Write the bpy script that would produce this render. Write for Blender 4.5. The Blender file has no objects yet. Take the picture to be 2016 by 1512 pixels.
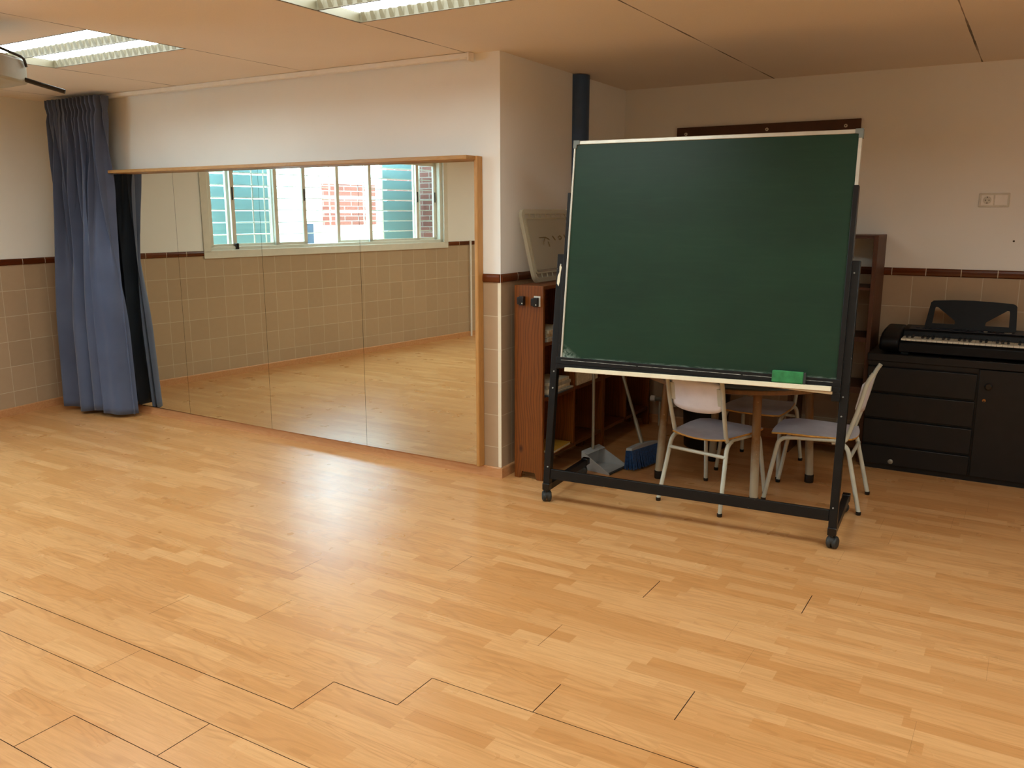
import bpy, bmesh, math, random
from mathutils import Matrix, Vector
from math import sin, cos, pi, radians
random.seed(7)
SC = bpy.context.scene
COL = SC.collection

# ------------------------------------------------------------------ camera
F, PITCH, ROLL, YAW = 1690.0, 0.196183, -0.001215, 0.543376
CAM = Vector((6.82984, -4.18353, 1.55))
fw = Vector((-sin(YAW) * cos(PITCH), cos(YAW) * cos(PITCH), -sin(PITCH)))
rt = Vector((cos(YAW), sin(YAW), 0))
upv = rt.cross(fw)
r2 = rt * cos(ROLL) + upv * sin(ROLL)
u2 = -rt * sin(ROLL) + upv * cos(ROLL)
cd = bpy.data.cameras.new('camera')
cam = bpy.data.objects.new('camera', cd)
COL.objects.link(cam)
cd.sensor_fit = 'HORIZONTAL'
cd.sensor_width = 36.0
cd.lens = F / 2016 * 36.0
cd.clip_start = 0.05
cam.matrix_world = Matrix(((r2.x, u2.x, -fw.x, CAM.x), (r2.y, u2.y, -fw.y, CAM.y), (r2.z, u2.z, -fw.z, CAM.z), (0, 0, 0, 1)))
SC.camera = cam

# ------------------------------------------------------------------ light settings
LAMP_STRENGTH = 10.8
LAMP_COLOR = (1.0, 1.16, 1.15)
DAY_COLOR = (0.48, 0.75, 1.0)
DAY_STRENGTH = 27.0
vs = SC.view_settings
SC.display_settings.display_device = 'sRGB'
vs.view_transform = 'Standard'
vs.look = 'None'
vs.exposure = 0.0
vs.gamma = 1.0
vs.use_curve_mapping = False
w = bpy.data.worlds.new('daylight')
SC.world = w
w.use_nodes = True
bg = w.node_tree.nodes['Background']
bg.inputs[0].default_value = (*DAY_COLOR, 1)
bg.inputs[1].default_value = DAY_STRENGTH
SC.cycles.max_bounces = 12
SC.cycles.diffuse_bounces = 6
SC.cycles.glossy_bounces = 6
SC.cycles.transparent_max_bounces = 16
SC.cycles.sample_clamp_indirect = 6.0
SC.cycles.use_denoising = True

# ------------------------------------------------------------------ room numbers
XC, YB, AR, AL, H = 4.2278, 1.7868, -0.02469, 0.13332, 2.418
ZD0, ZD1 = 1.1616, 1.2095
XR, YR = 10.3, -8.4
CELLX = [1.62 + 1.2075 * k for k in range(-2, 8)]
CELLY = [-0.92 + 0.58 * k for k in range(-14, 6)]
LAMPS = [(1.62, 2.8275, -1.5, -0.92), (4.035, 5.2425, -1.5, -0.92),
         (6.45, 7.6575, -1.5, -0.92), (8.865, 10.0725, -1.5, -0.92), (1.62, 2.8275, -3.82, -3.24), (4.035, 5.2425, -3.82, -3.24), (6.45, 7.6575, -3.82, -3.24), (8.865, 10.0725, -3.82, -3.24),  # far right pair is added, unseen, to brighten the right side of the room
         (1.62, 2.8275, -6.14, -5.56), (4.035, 5.2425, -6.14, -5.56), (6.45, 7.6575, -6.14, -5.56)]
dL = Vector((sin(AL), -cos(AL), 0))       # along the left wall, away from the corner
nL = Vector((cos(AL), sin(AL), 0))        # into the room


def LW(s, z, e=0.0):
    """point on the left wall: s along it, e metres into the room"""
    return dL * s + nL * e + Vector((0, 0, z))


dA = Vector((sin(AR), cos(AR), 0))
nA = Vector((cos(AR), -sin(AR), 0))

# ------------------------------------------------------------------ materials


def lin(c):
    if isinstance(c, str):
        c = [int(c[i:i + 2], 16) / 255 for i in (0, 2, 4)]
        return tuple(v / 12.92 if v <= 0.04045 else ((v + 0.055) / 1.055) ** 2.4 for v in c) + (1,)
    return tuple(c) + (1,)


class NT:
    def __init__(self, name):
        self.m = bpy.data.materials.new(name)
        self.m.use_nodes = True
        self.t = self.m.node_tree
        self.b = self.t.nodes['Principled BSDF']
        self.out = self.t.nodes['Material Output']

    def n(self, typ, **kw):
        nd = self.t.nodes.new(typ)
        for k, v in kw.items():
            setattr(nd, k, v)
        return nd

    def l(self, a, b):
        self.t.links.new(a, b)

    def val(self, sock, v):
        if hasattr(v, 'is_output'):
            self.l(v, sock)
        else:
            sock.default_value = v

    def math(self, op, a, b=0.0, c=0.0):
        nd = self.n('ShaderNodeMath', operation=op)
        self.val(nd.inputs[0], a)
        self.val(nd.inputs[1], b)
        self.val(nd.inputs[2], c)
        return nd.outputs[0]

    def mix(self, f, a, b, mode='MIX'):
        nd = self.n('ShaderNodeMix', data_type='RGBA', blend_type=mode)
        self.val(nd.inputs[0], f)
        self.val(nd.inputs[6], a)
        self.val(nd.inputs[7], b)
        return nd.outputs[2]

    def coord(self, which='Object'):
        return self.n('ShaderNodeTexCoord').outputs[which]

    def uv(self):
        s = self.n('ShaderNodeSeparateXYZ')
        self.l(self.coord('UV'), s.inputs[0])
        return s.outputs[0], s.outputs[1]

    def comb(self, x=0.0, y=0.0, z=0.0):
        nd = self.n('ShaderNodeCombineXYZ')
        for i, v in enumerate((x, y, z)):
            self.val(nd.inputs[i], v)
        return nd.outputs[0]

    def noise(self, vec, scale, detail=3.0, rough=0.5, dist=0.0):
        nd = self.n('ShaderNodeTexNoise')
        self.l(vec, nd.inputs['Vector'])
        nd.inputs['Scale'].default_value = scale
        nd.inputs['Detail'].default_value = detail
        nd.inputs['Roughness'].default_value = rough
        nd.inputs['Distortion'].default_value = dist
        return nd.outputs[0]

    def scale(self, vec, s):
        nd = self.n('ShaderNodeVectorMath', operation='MULTIPLY')
        self.l(vec, nd.inputs[0])
        nd.inputs[1].default_value = s
        return nd.outputs[0]

    def ramp(self, f, lo, hi):
        nd = self.n('ShaderNodeMapRange')
        self.val(nd.inputs[0], f)
        nd.inputs[1].default_value = lo
        nd.inputs[2].default_value = hi
        return nd.outputs[0]

    def rand(self, *v):
        nd = self.n('ShaderNodeTexWhiteNoise', noise_dimensions='3D')
        self.l(self.comb(*v), nd.inputs['Vector'])
        return nd.outputs[0]

    def bump(self, h, strength=0.2, dist=0.002):
        nd = self.n('ShaderNodeBump')
        nd.inputs['Strength'].default_value = strength
        nd.inputs['Distance'].default_value = dist
        self.l(h, nd.inputs['Height'])
        self.l(nd.outputs[0], self.b.inputs['Normal'])

    def done(self, color=None, rough=0.5, metal=0.0, spec=0.5):
        if color is not None:
            self.val(self.b.inputs['Base Color'], color)
        self.val(self.b.inputs['Roughness'], rough)
        self.b.inputs['Metallic'].default_value = metal
        self.b.inputs['Specular IOR Level'].default_value = spec
        return self.m


def simple(name, c, rough=0.5, metal=0.0, spec=0.5, var=0.06, scale=14.0, bump=0.0):
    t = NT(name)
    v = t.coord()
    a = lin(c)
    dk = tuple(x * (1 - 2 * var) for x in a[:3]) + (1,)
    lt = tuple(min(1, x * (1 + 2 * var)) for x in a[:3]) + (1,)
    nz = t.noise(v, scale, 4)
    col = t.mix(t.ramp(nz, 0.3, 0.7), dk, lt)
    if bump:
        t.bump(nz, bump)
    return t.done(col, rough, metal, spec)


def wood(name, c1, c2, rough=0.45, axis=2, fine=60.0, knots=False):
    t = NT(name)
    v = t.coord()
    s = [1.0, 1.0, 1.0]
    s[axis] = 0.08
    g = t.noise(t.scale(v, tuple(s)), fine, 5, 0.6, 0.4)
    s[axis] = 0.18
    big = t.noise(t.scale(v, tuple(s)), 9.0, 2, 0.5, 1.5)
    ring = t.math('SINE', t.math('MULTIPLY', big, 60.0))
    f = t.math('ADD', t.math('MULTIPLY', t.ramp(g, 0.3, 0.75), 0.55), t.math('MULTIPLY', t.ramp(ring, -1, 1), 0.35))
    col = t.mix(f, lin(c1), lin(c2))
    if knots:
        s2 = [1.0, 1.0, 1.0]
        s2[axis] = 0.55
        vo = t.n('ShaderNodeTexVoronoi')
        t.l(t.scale(v, tuple(s2)), vo.inputs['Vector'])
        vo.inputs['Scale'].default_value = 7.0
        kf = t.math('MULTIPLY', t.math('SUBTRACT', 1.0, t.ramp(vo.outputs['Distance'], 0.05, 0.17)), 0.75)
        col = t.mix(kf, col, lin('3a1a08'))
    t.bump(g, 0.08, 0.001)
    return t.done(col, rough)


def m_pine():
    t = NT('stained_pine')
    v = t.coord()
    s = t.n('ShaderNodeSeparateXYZ')
    t.l(v, s.inputs[0])
    low = t.noise(t.scale(v, (5.0, 5.0, 1.5)), 1.0, 2, 0.5, 0.2)
    p = t.math('ADD', t.math('ADD', s.outputs[0], s.outputs[1]), t.math('MULTIPLY', low, 0.16))
    ring = t.math('POWER', t.ramp(t.math('SINE', t.math('MULTIPLY', p, 330.0)), -1, 1), 2.5)
    g = t.noise(t.scale(v, (1, 1, 0.04)), 190.0, 3, 0.6)
    f = t.math('ADD', t.math('MULTIPLY', ring, 0.45), t.math('MULTIPLY', t.ramp(g, 0.35, 0.7), 0.35))
    col = t.mix(f, lin('7e430e'), lin('4e2505'))
    vo = t.n('ShaderNodeTexVoronoi')
    t.l(t.scale(v, (1.0, 1.0, 0.6)), vo.inputs['Vector'])
    vo.inputs['Scale'].default_value = 7.5
    kf = t.math('MULTIPLY', t.math('SUBTRACT', 1.0, t.ramp(vo.outputs['Distance'], 0.04, 0.14)), 0.8)
    col = t.mix(kf, col, lin('2e1204'))
    t.bump(g, 0.06, 0.001)
    return t.done(col, 0.45, spec=0.4)


def m_wall():
    t = NT('wall_plaster')
    u, v = t.uv()
    vec = t.comb(u, v, 0.0)
    nz = t.noise(vec, 1.3, 4, 0.55)
    fine = t.noise(vec, 130, 3, 0.6)
    col = t.mix(t.ramp(nz, 0.3, 0.75), lin('ebe8e0'), lin('f1eee7'))
    t.bump(fine, 0.12, 0.002)
    return t.done(col, 0.62, spec=0.3)


def m_tile(off=0.0):
    t = NT('wall_tile')
    u, v = t.uv()
    T, g = 0.1955, 0.0042
    a = t.math('DIVIDE', t.math('SUBTRACT', u, off), T)
    b = t.math('DIVIDE', t.math('SUBTRACT', v, ZD0), T)
    fa = t.math('FRACT', t.math('ADD', a, 100.0))
    fb = t.math('FRACT', t.math('ADD', b, 100.0))
    ea = t.math('ABSOLUTE', t.math('SUBTRACT', fa, 0.5))
    eb = t.math('ABSOLUTE', t.math('SUBTRACT', fb, 0.5))
    e = t.math('MAXIMUM', ea, eb)
    gr = t.math('GREATER_THAN', e, 0.5 - g / T / 2)
    rnd = t.rand(t.math('FLOOR', t.math('ADD', a, 100.0)), t.math('FLOOR', t.math('ADD', b, 100.0)), 3.0)
    vec = t.comb(u, v, 0.0)
    nz = t.noise(vec, 18, 4)
    base = t.mix(t.math('ADD', t.math('MULTIPLY', rnd, 0.5), t.math('MULTIPLY', nz, 0.5)), lin('ac9275'), lin('ba9f80'))
    col = t.mix(gr, base, lin('cbbb9f'))
    edge = t.ramp(e, 0.47, 0.5)
    t.bump(t.math('SUBTRACT', 1.0, edge), 0.25, 0.002)
    return t.done(col, t.math('ADD', 0.28, t.math('MULTIPLY', gr, 0.5)))


def m_dado():
    t = NT('brown_glazed_tile')
    u, v = t.uv()
    f = t.math('FRACT', t.math('ADD', t.math('DIVIDE', u, 0.197), 100.0))
    e = t.math('ABSOLUTE', t.math('SUBTRACT', f, 0.5))
    gr = t.math('GREATER_THAN', e, 0.489)
    rnd = t.rand(t.math('FLOOR', t.math('ADD', t.math('DIVIDE', u, 0.197), 100.0)), 2.0, 5.0)
    col = t.mix(rnd, lin('55270f'), lin('662f12'))
    return t.done(t.mix(gr, col, lin('c9b79c')), 0.18)


def m_floor():
    t = NT('laminate_floor')
    u, v = t.uv()
    S = 0.19 / 3
    row = t.math('FLOOR', t.math('DIVIDE', t.math('ADD', v, 20.04 * 1.0 - 0.0 + 0.10), S))
    r1 = t.rand(row, 1.0, 7.0)
    wob = t.math('MULTIPLY', t.math('SINE', t.math('ADD', t.math('MULTIPLY', u, 2.1), t.math('MULTIPLY', r1, 40.0))), 0.35)
    xb = t.math('ADD', t.math('ADD', t.math('DIVIDE', u, 0.38), t.math('MULTIPLY', r1, 9.0)), wob)
    blk = t.math('FLOOR', xb)
    r2_ = t.rand(row, blk, 11.0)
    r3 = t.rand(row, blk, 23.0)
    vec = t.comb(t.math('ADD', u, t.math('MULTIPLY', r2_, 37.0)), t.math('ADD', v, t.math('MULTIPLY', r3, 19.0)), r2_)
    gv = t.scale(vec, (1.6, 22.0, 3.0))
    g = t.noise(gv, 4.0, 5, 0.62, 0.35)
    cv = t.scale(vec, (2.2, 14.0, 1.0))
    c = t.noise(cv, 1.0, 0.6, 0.5, 0.25)
    ring = t.math('SINE', t.math('MULTIPLY', c, 52.0))
    ringf = t.math('MULTIPLY', t.math('POWER', t.ramp(ring, -0.2, 1.0), 2.0), t.math('GREATER_THAN', r3, 0.45))
    base = t.mix(r2_, lin('c48a53'), lin('d9a56f'))
    base = t.mix(t.math('MULTIPLY', r3, 0.45), base, lin('ce9054'))
    col = t.mix(t.math('MULTIPLY', t.ramp(g, 0.42, 0.72), 0.38), base, lin('ab7a42'))
    col = t.mix(t.math('MULTIPLY', ringf, 0.23), col, lin('9c6738'))
    fine = t.noise(t.scale(vec, (4.0, 160.0, 3.0)), 3.0, 2, 0.5)
    col = t.mix(t.math('MULTIPLY', t.ramp(fine, 0.45, 0.75), 0.14), col, lin('8f5c30'))
    ru = t.math('ADD', 0.25, t.math('MULTIPLY', t.noise(t.comb(u, v, 0), 5.0, 3), 0.07))
    return t.done(col, ru, spec=0.26)


def m_ceiling():
    t = NT('ceiling_tile')
    u, v = t.uv()
    a = t.math('FRACT', t.math('ADD', t.math('DIVIDE', t.math('SUBTRACT', u, 1.62), 1.2075), 50.0))
    b = t.math('FRACT', t.math('ADD', t.math('DIVIDE', t.math('SUBTRACT', v, -0.92), 0.58), 50.0))
    da = t.math('MULTIPLY', t.math('SUBTRACT', 0.5, t.math('ABSOLUTE', t.math('SUBTRACT', a, 0.5))), 1.2075)
    db = t.math('MULTIPLY', t.math('SUBTRACT', 0.5, t.math('ABSOLUTE', t.math('SUBTRACT', b, 0.5))), 0.58)
    vec = t.comb(u, v, 0.0)
    nz = t.noise(vec, 2.2, 3)
    wx = t.math('MULTIPLY', t.ramp(nz, 0.35, 0.6), 0.0045)
    la = t.math('LESS_THAN', da, t.math('ADD', wx, 0.0012))
    lb = t.math('LESS_THAN', db, 0.0022)
    nz2 = t.noise(vec, 0.9, 2)
    sp = t.noise(vec, 160, 2)
    base = t.mix(t.ramp(nz2, 0.3, 0.7), lin('e6dacb'), lin('ece1d3'))
    base = t.mix(t.math('MULTIPLY', t.math('LESS_THAN', sp, 0.36), 0.10), base, lin('8d7c69'))
    col = t.mix(t.math('MULTIPLY', lb, 0.45), base, lin('efe2cf'))
    dk = t.mix(t.ramp(t.noise(vec, 1.7, 3), 0.42, 0.56), lin('8a7662'), lin('2a2018'))
    col = t.mix(t.math('MULTIPLY', la, 0.85), col, dk)
    t.bump(sp, 0.1, 0.001)
    return t.done(col, 0.75, spec=0.2)


def m_emit(name, c, s):
    t = NT(name)
    e = t.n('ShaderNodeEmission')
    e.inputs[0].default_value = (*c, 1)
    e.inputs[1].default_value = s
    t.l(e.outputs[0], t.out.inputs[0])
    return t.m


def m_mirror():
    t = NT('mirror_glass')
    nz = t.noise(t.coord(), 3.0, 2)
    sm = t.noise(t.scale(t.coord(), (6, 1, 9)), 1.0, 5, 0.7)
    return t.done(lin('dcdcd0'), t.math('MULTIPLY', t.ramp(sm, 0.66, 0.86), 0.05), metal=1.0)


def m_glass():
    t = NT('window_glass')
    tr = t.n('ShaderNodeBsdfTransparent')
    tr.inputs[0].default_value = (0.90, 0.97, 0.96, 1)
    gl = t.n('ShaderNodeBsdfGlossy')
    gl.inputs['Roughness'].default_value = 0.02
    ge = t.n('ShaderNodeNewGeometry')
    dt = t.n('ShaderNodeVectorMath', operation='DOT_PRODUCT')
    t.l(ge.outputs['Normal'], dt.inputs[0])
    t.l(ge.outputs['Incoming'], dt.inputs[1])
    c1 = t.math('SUBTRACT', 1.0, t.math('ABSOLUTE', dt.outputs['Value']))
    fr = t.math('ADD', t.math('MULTIPLY', t.math('POWER', c1, 5.0), 0.9), 0.06)
    mx = t.n('ShaderNodeMixShader')
    t.l(fr, mx.inputs[0])
    t.l(tr.outputs[0], mx.inputs[1])
    t.l(gl.outputs[0], mx.inputs[2])
    t.l(mx.outputs[0], t.out.inputs[0])
    return t.m


def m_clear(name, c, alpha, trl=0.35):
    t = NT(name)
    tr = t.n('ShaderNodeBsdfTransparent')
    tl = t.n('ShaderNodeBsdfTranslucent')
    tl.inputs[0].default_value = lin(c)
    t.b.inputs['Base Color'].default_value = lin(c)
    t.b.inputs['Roughness'].default_value = 0.35
    m1 = t.n('ShaderNodeMixShader')
    m1.inputs[0].default_value = trl
    t.l(t.b.outputs[0], m1.inputs[1])
    t.l(tl.outputs[0], m1.inputs[2])
    m2 = t.n('ShaderNodeMixShader')
    m2.inputs[0].default_value = alpha
    t.l(tr.outputs[0], m2.inputs[1])
    t.l(m1.outputs[0], m2.inputs[2])
    t.l(m2.outputs[0], t.out.inputs[0])
    return t.m


def m_curtain():
    t = NT('curtain_cloth')
    v = t.coord()
    wv = t.noise(t.scale(v, (300, 300, 300)), 1.0, 2)
    big = t.noise(v, 3.0, 3)
    col = t.mix(t.ramp(big, 0.3, 0.7), lin('4c546b'), lin('586179'))
    col = t.mix(t.math('MULTIPLY', wv, 0.16), col, lin('2c3346'))
    t.bump(wv, 0.15, 0.001)
    m = t.done(col, 0.85, spec=0.15)
    t.b.inputs['Sheen Weight'].default_value = 0.25
    return m


def m_board():
    t = NT('chalkboard_green')
    v = t.coord()
    s = t.n('ShaderNodeSeparateXYZ')
    t.l(v, s.inputs[0])
    big = t.noise(t.scale(v, (1.2, 1, 2.5)), 1.6, 4, 0.6)
    col = t.mix(t.ramp(big, 0.3, 0.75), lin('0f2d1c'), lin('143722'))
    streak = t.noise(t.scale(v, (2, 1, 26)), 2.0, 4, 0.7)
    col = t.mix(t.math('MULTIPLY', t.ramp(streak, 0.5, 0.85), 0.035), col, lin('5d7f66'))
    # chalk dust left along the lower edge and in the lower corner
    hz = t.math('SUBTRACT', s.outputs[2], 0.790)
    dust = t.noise(t.scale(v, (9, 1, 60)), 2.2, 5, 0.7)
    near = t.math('SUBTRACT', 1.0, t.ramp(hz, 0.0, 0.016))
    f = t.math('MULTIPLY', near, t.ramp(dust, 0.42, 0.6))
    cx = t.math('SUBTRACT', 1.0, t.ramp(t.math('ADD', s.outputs[0], t.math('MULTIPLY', hz, 1.4)), 0.06, 0.17))
    d2 = t.noise(v, 34.0, 5, 0.7, 1.0)
    f2 = t.math('MULTIPLY', cx, t.ramp(d2, 0.42, 0.58))
    ff = t.math('MINIMUM', t.math('ADD', f, f2), 1.0)
    col = t.mix(t.math('MULTIPLY', ff, 0.7), col, lin('b9c4b4'))
    return t.done(col, t.math('ADD', 0.40, t.math('MULTIPLY', big, 0.06)), spec=0.32)


def m_black():
    t = NT('black_painted_steel')
    v = t.coord()
    nz = t.noise(v, 26.0, 5, 0.65)
    sp = t.noise(v, 60.0, 3, 0.6)
    col = t.mix(t.ramp(nz, 0.3, 0.7), lin('080909'), lin('101111'))
    col = t.mix(t.math('MULTIPLY', t.ramp(sp, 0.735, 0.76), 0.7), col, lin('7d7f78'))
    return t.done(col, 0.38, spec=0.35)


def m_leg():
    t = NT('worn_table_leg_paint')
    v = t.coord()
    s = t.n('ShaderNodeSeparateXYZ')
    t.l(v, s.inputs[0])
    nz = t.noise(v, 22.0, 5, 0.7)
    wear = t.ramp(t.math('ADD', s.outputs[2], t.math('MULTIPLY', nz, 0.22)), 0.48, 0.30)
    col = t.mix(wear, lin('7c5424'), lin('a79b82'))
    fl = t.noise(v, 48.0, 4, 0.6)
    col = t.mix(t.math('MULTIPLY', t.ramp(fl, 0.66, 0.7), 0.7), col, lin('c2a070'))
    return t.done(col, 0.45)


def m_brick(name, c1, c2, mortar, sc=1.0):
    t = NT(name)
    b = t.n('ShaderNodeTexBrick')
    t.l(t.coord('UV'), b.inputs['Vector'])
    b.inputs['Color1'].default_value = lin(c1)
    b.inputs['Color2'].default_value = lin(c2)
    b.inputs['Mortar'].default_value = lin(mortar)
    b.inputs['Scale'].default_value = 1.0
    b.inputs['Brick Width'].default_value = 0.24 * sc
    b.inputs['Row Height'].default_value = 0.066 * sc
    b.inputs['Mortar Size'].default_value = 0.006 * sc
    return t.done(b.outputs[0], 0.8)


M = {}
M['wall'] = m_wall()
M['tile'] = m_tile(0.173)
M['tile_c'] = m_tile(4.03)
M['dado'] = m_dado()
M['floor'] = m_floor()
M['gap'] = simple('floor_gap', '3a2412', 0.9)
M['ceil'] = m_ceiling()
M['tube'] = m_emit('lamp_diffuser', LAMP_COLOR, LAMP_STRENGTH)
M['lampmetal'] = simple('lamp_white_metal', 'c9c3b4', 0.45, var=0.03)
M['lampgrey'] = simple('lamp_louvre_grey', '5a4f3a', 0.5, var=0.03)  # dark reflection of the room in shiny louvres is put into this grey
M['mirror'] = m_mirror()
M['glass'] = m_glass()
M['base'] = wood('baseboard_laminate', 'bf8453', 'd09c6b', 0.4, axis=0, fine=40)
M['frame'] = wood('mirror_frame_wood', 'a5753a', 'bb8d4e', 0.45, axis=0, fine=50)
M['framev'] = wood('mirror_frame_wood_upright', 'b07c40', 'c69252', 0.45, axis=2, fine=50)
M['bead'] = simple('cream_corner_bead', 'e8dcc0', 0.4, var=0.02)
M['pvc'] = simple('white_plastic', 'f0ebe2', 0.4, var=0.02)
M['curtain'] = m_curtain()
M['board'] = m_board()
M['black'] = m_black()
M['blackplastic'] = simple('black_plastic', '0e0e0e', 0.25, var=0.05)
M['rubber'] = simple('dark_rubber', '2c2e2c', 0.55, var=0.12)
M['alu'] = simple('aluminium_edge', 'cfcabb', 0.35, metal=0.35, var=0.04)
M['chalkline'] = simple('pale_scuffed_edge', '9a9a92', 0.6, var=0.3, scale=40)
M['corner'] = simple('grey_corner_plastic', '7c837d', 0.45, var=0.03)
M['cream'] = simple('cream_painted_wood', 'ece2c4', 0.5, var=0.03)
M['rawwood'] = simple('raw_wood', 'b0926a', 0.6, var=0.08)
M['felt'] = simple('green_felt', '2f7a45', 0.85, var=0.14, scale=30)
M['pine'] = m_pine()
M['pine_y'] = wood('stained_pine_shelf', '552a0c', '753e15', 0.45, axis=1, fine=55)
M['redwood'] = wood('reddish_wood', '4a2813', '61391d', 0.5, axis=2, fine=50)
M['redwood_x'] = wood('reddish_wood_shelf', '41220f', '573018', 0.5, axis=0, fine=50)
M['darkcab'] = simple('black_stained_wood', '0d0c0b', 0.45, var=0.16, spec=0.4, scale=20)
M['brass'] = simple('brass', '9a6f3c', 0.35, metal=0.9)
M['kbody'] = simple('keyboard_black', '09090a', 0.5, var=0.08, spec=0.25)
M['kpanel'] = simple('keyboard_panel_blue_grey', '20242c', 0.45, var=0.15, scale=40)
M['kwhite'] = simple('ivory_key', 'd9d2bd', 0.3, var=0.02)
M['kblack'] = simple('black_key', '1a1918', 0.35)
M['tubegrey'] = simple('grey_enamel_tube', 'bcbaa8', 0.33, var=0.05)
M['lilac'] = simple('lilac_laminate', 'e6e2e6', 0.42, var=0.03)
M['lilac_dark'] = simple('grey_lilac_laminate', 'd2ccd0', 0.38, var=0.05)
M['ply'] = simple('plywood_edge', 'c8913f', 0.5, var=0.12, scale=40)
M['teal'] = simple('dark_teal_laminate', '3f4a4a', 0.4, var=0.06)
M['tableedge'] = wood('table_edge_wood', '6f4a1e', '8a5c2a', 0.45, axis=2, fine=40)
M['tleg'] = m_leg()
M['card'] = simple('pinkish_cardboard', 'dcb598', 0.7, var=0.06)
M['hook'] = simple('black_hook_plastic', '151617', 0.3)
M['whiteplate'] = simple('white_plate', 'd8d3c4', 0.4)
M['brownboard'] = simple('brown_board', '4a2a12', 0.55, var=0.06)
M['bluepipe'] = simple('blue_paint', '2c4a70', 0.45, var=0.04)
M['lid'] = m_clear('translucent_plastic', 'cfc8b0', 0.34)
M['lidrim'] = m_clear('translucent_plastic_rim', 'd8d1b8', 0.45)
M['marker'] = simple('marker_ink', '6e5c3e', 0.6)
M['greyplastic'] = simple('grey_plastic', 'a3a5a4', 0.45, var=0.05)
M['bluebr'] = simple('blue_bristle', '143a66', 0.6, var=0.25, scale=80)
M['metalgrey'] = simple('grey_metal_handle', '8e8674', 0.4, metal=0.3, var=0.05)
M['paper1'] = simple('old_paper', 'c9bfa4', 0.8, var=0.1, scale=60)
M['paper2'] = simple('grey_paper', 'a9a392', 0.8, var=0.1, scale=60)
M['paper3'] = simple('cream_paper', 'd6ccb2', 0.8, var=0.08, scale=60)
M['yellow'] = simple('yellow_cover', 'b98a2e', 0.5, var=0.06)
M['bluecover'] = simple('dull_blue_cover', '4c5a66', 0.5, var=0.06)
M['proj'] = simple('projector_grey', 'a39e8b', 0.45, var=0.03)
M['cable'] = simple('black_cable', '14110e', 0.4)
M['radiator'] = simple('radiator_cream', 'b9ae98', 0.4, var=0.03)
M['binblack'] = simple('bin_black', '0f0f10', 0.45)
M['alum_win'] = simple('white_lacquered_aluminium', 'd9d4c4', 0.4, var=0.02)
M['sealgrey'] = simple('grey_seal', '8a9690', 0.5)
M['extwhite'] = simple('white_render', 'f0f0ec', 0.8, var=0.02)
M['extteal'] = m_clear('teal_translucent_panel', '85a0a0', 0.98, 0.34)
M['extground'] = simple('pale_paving', 'c9c6bd', 0.8)
M['brick'] = m_brick('brick_wall', '70392a', '84493a', '9c8d80')
M['brickd'] = m_brick('brick_jamb', '6d3d33', '7d4a3e', '8f8278', 1.0)
M['darkdoor'] = simple('dark_blue_door', '2b3947', 0.5)
M['scuff'] = simple('wall_scuff', '2b2118', 0.8)


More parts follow.
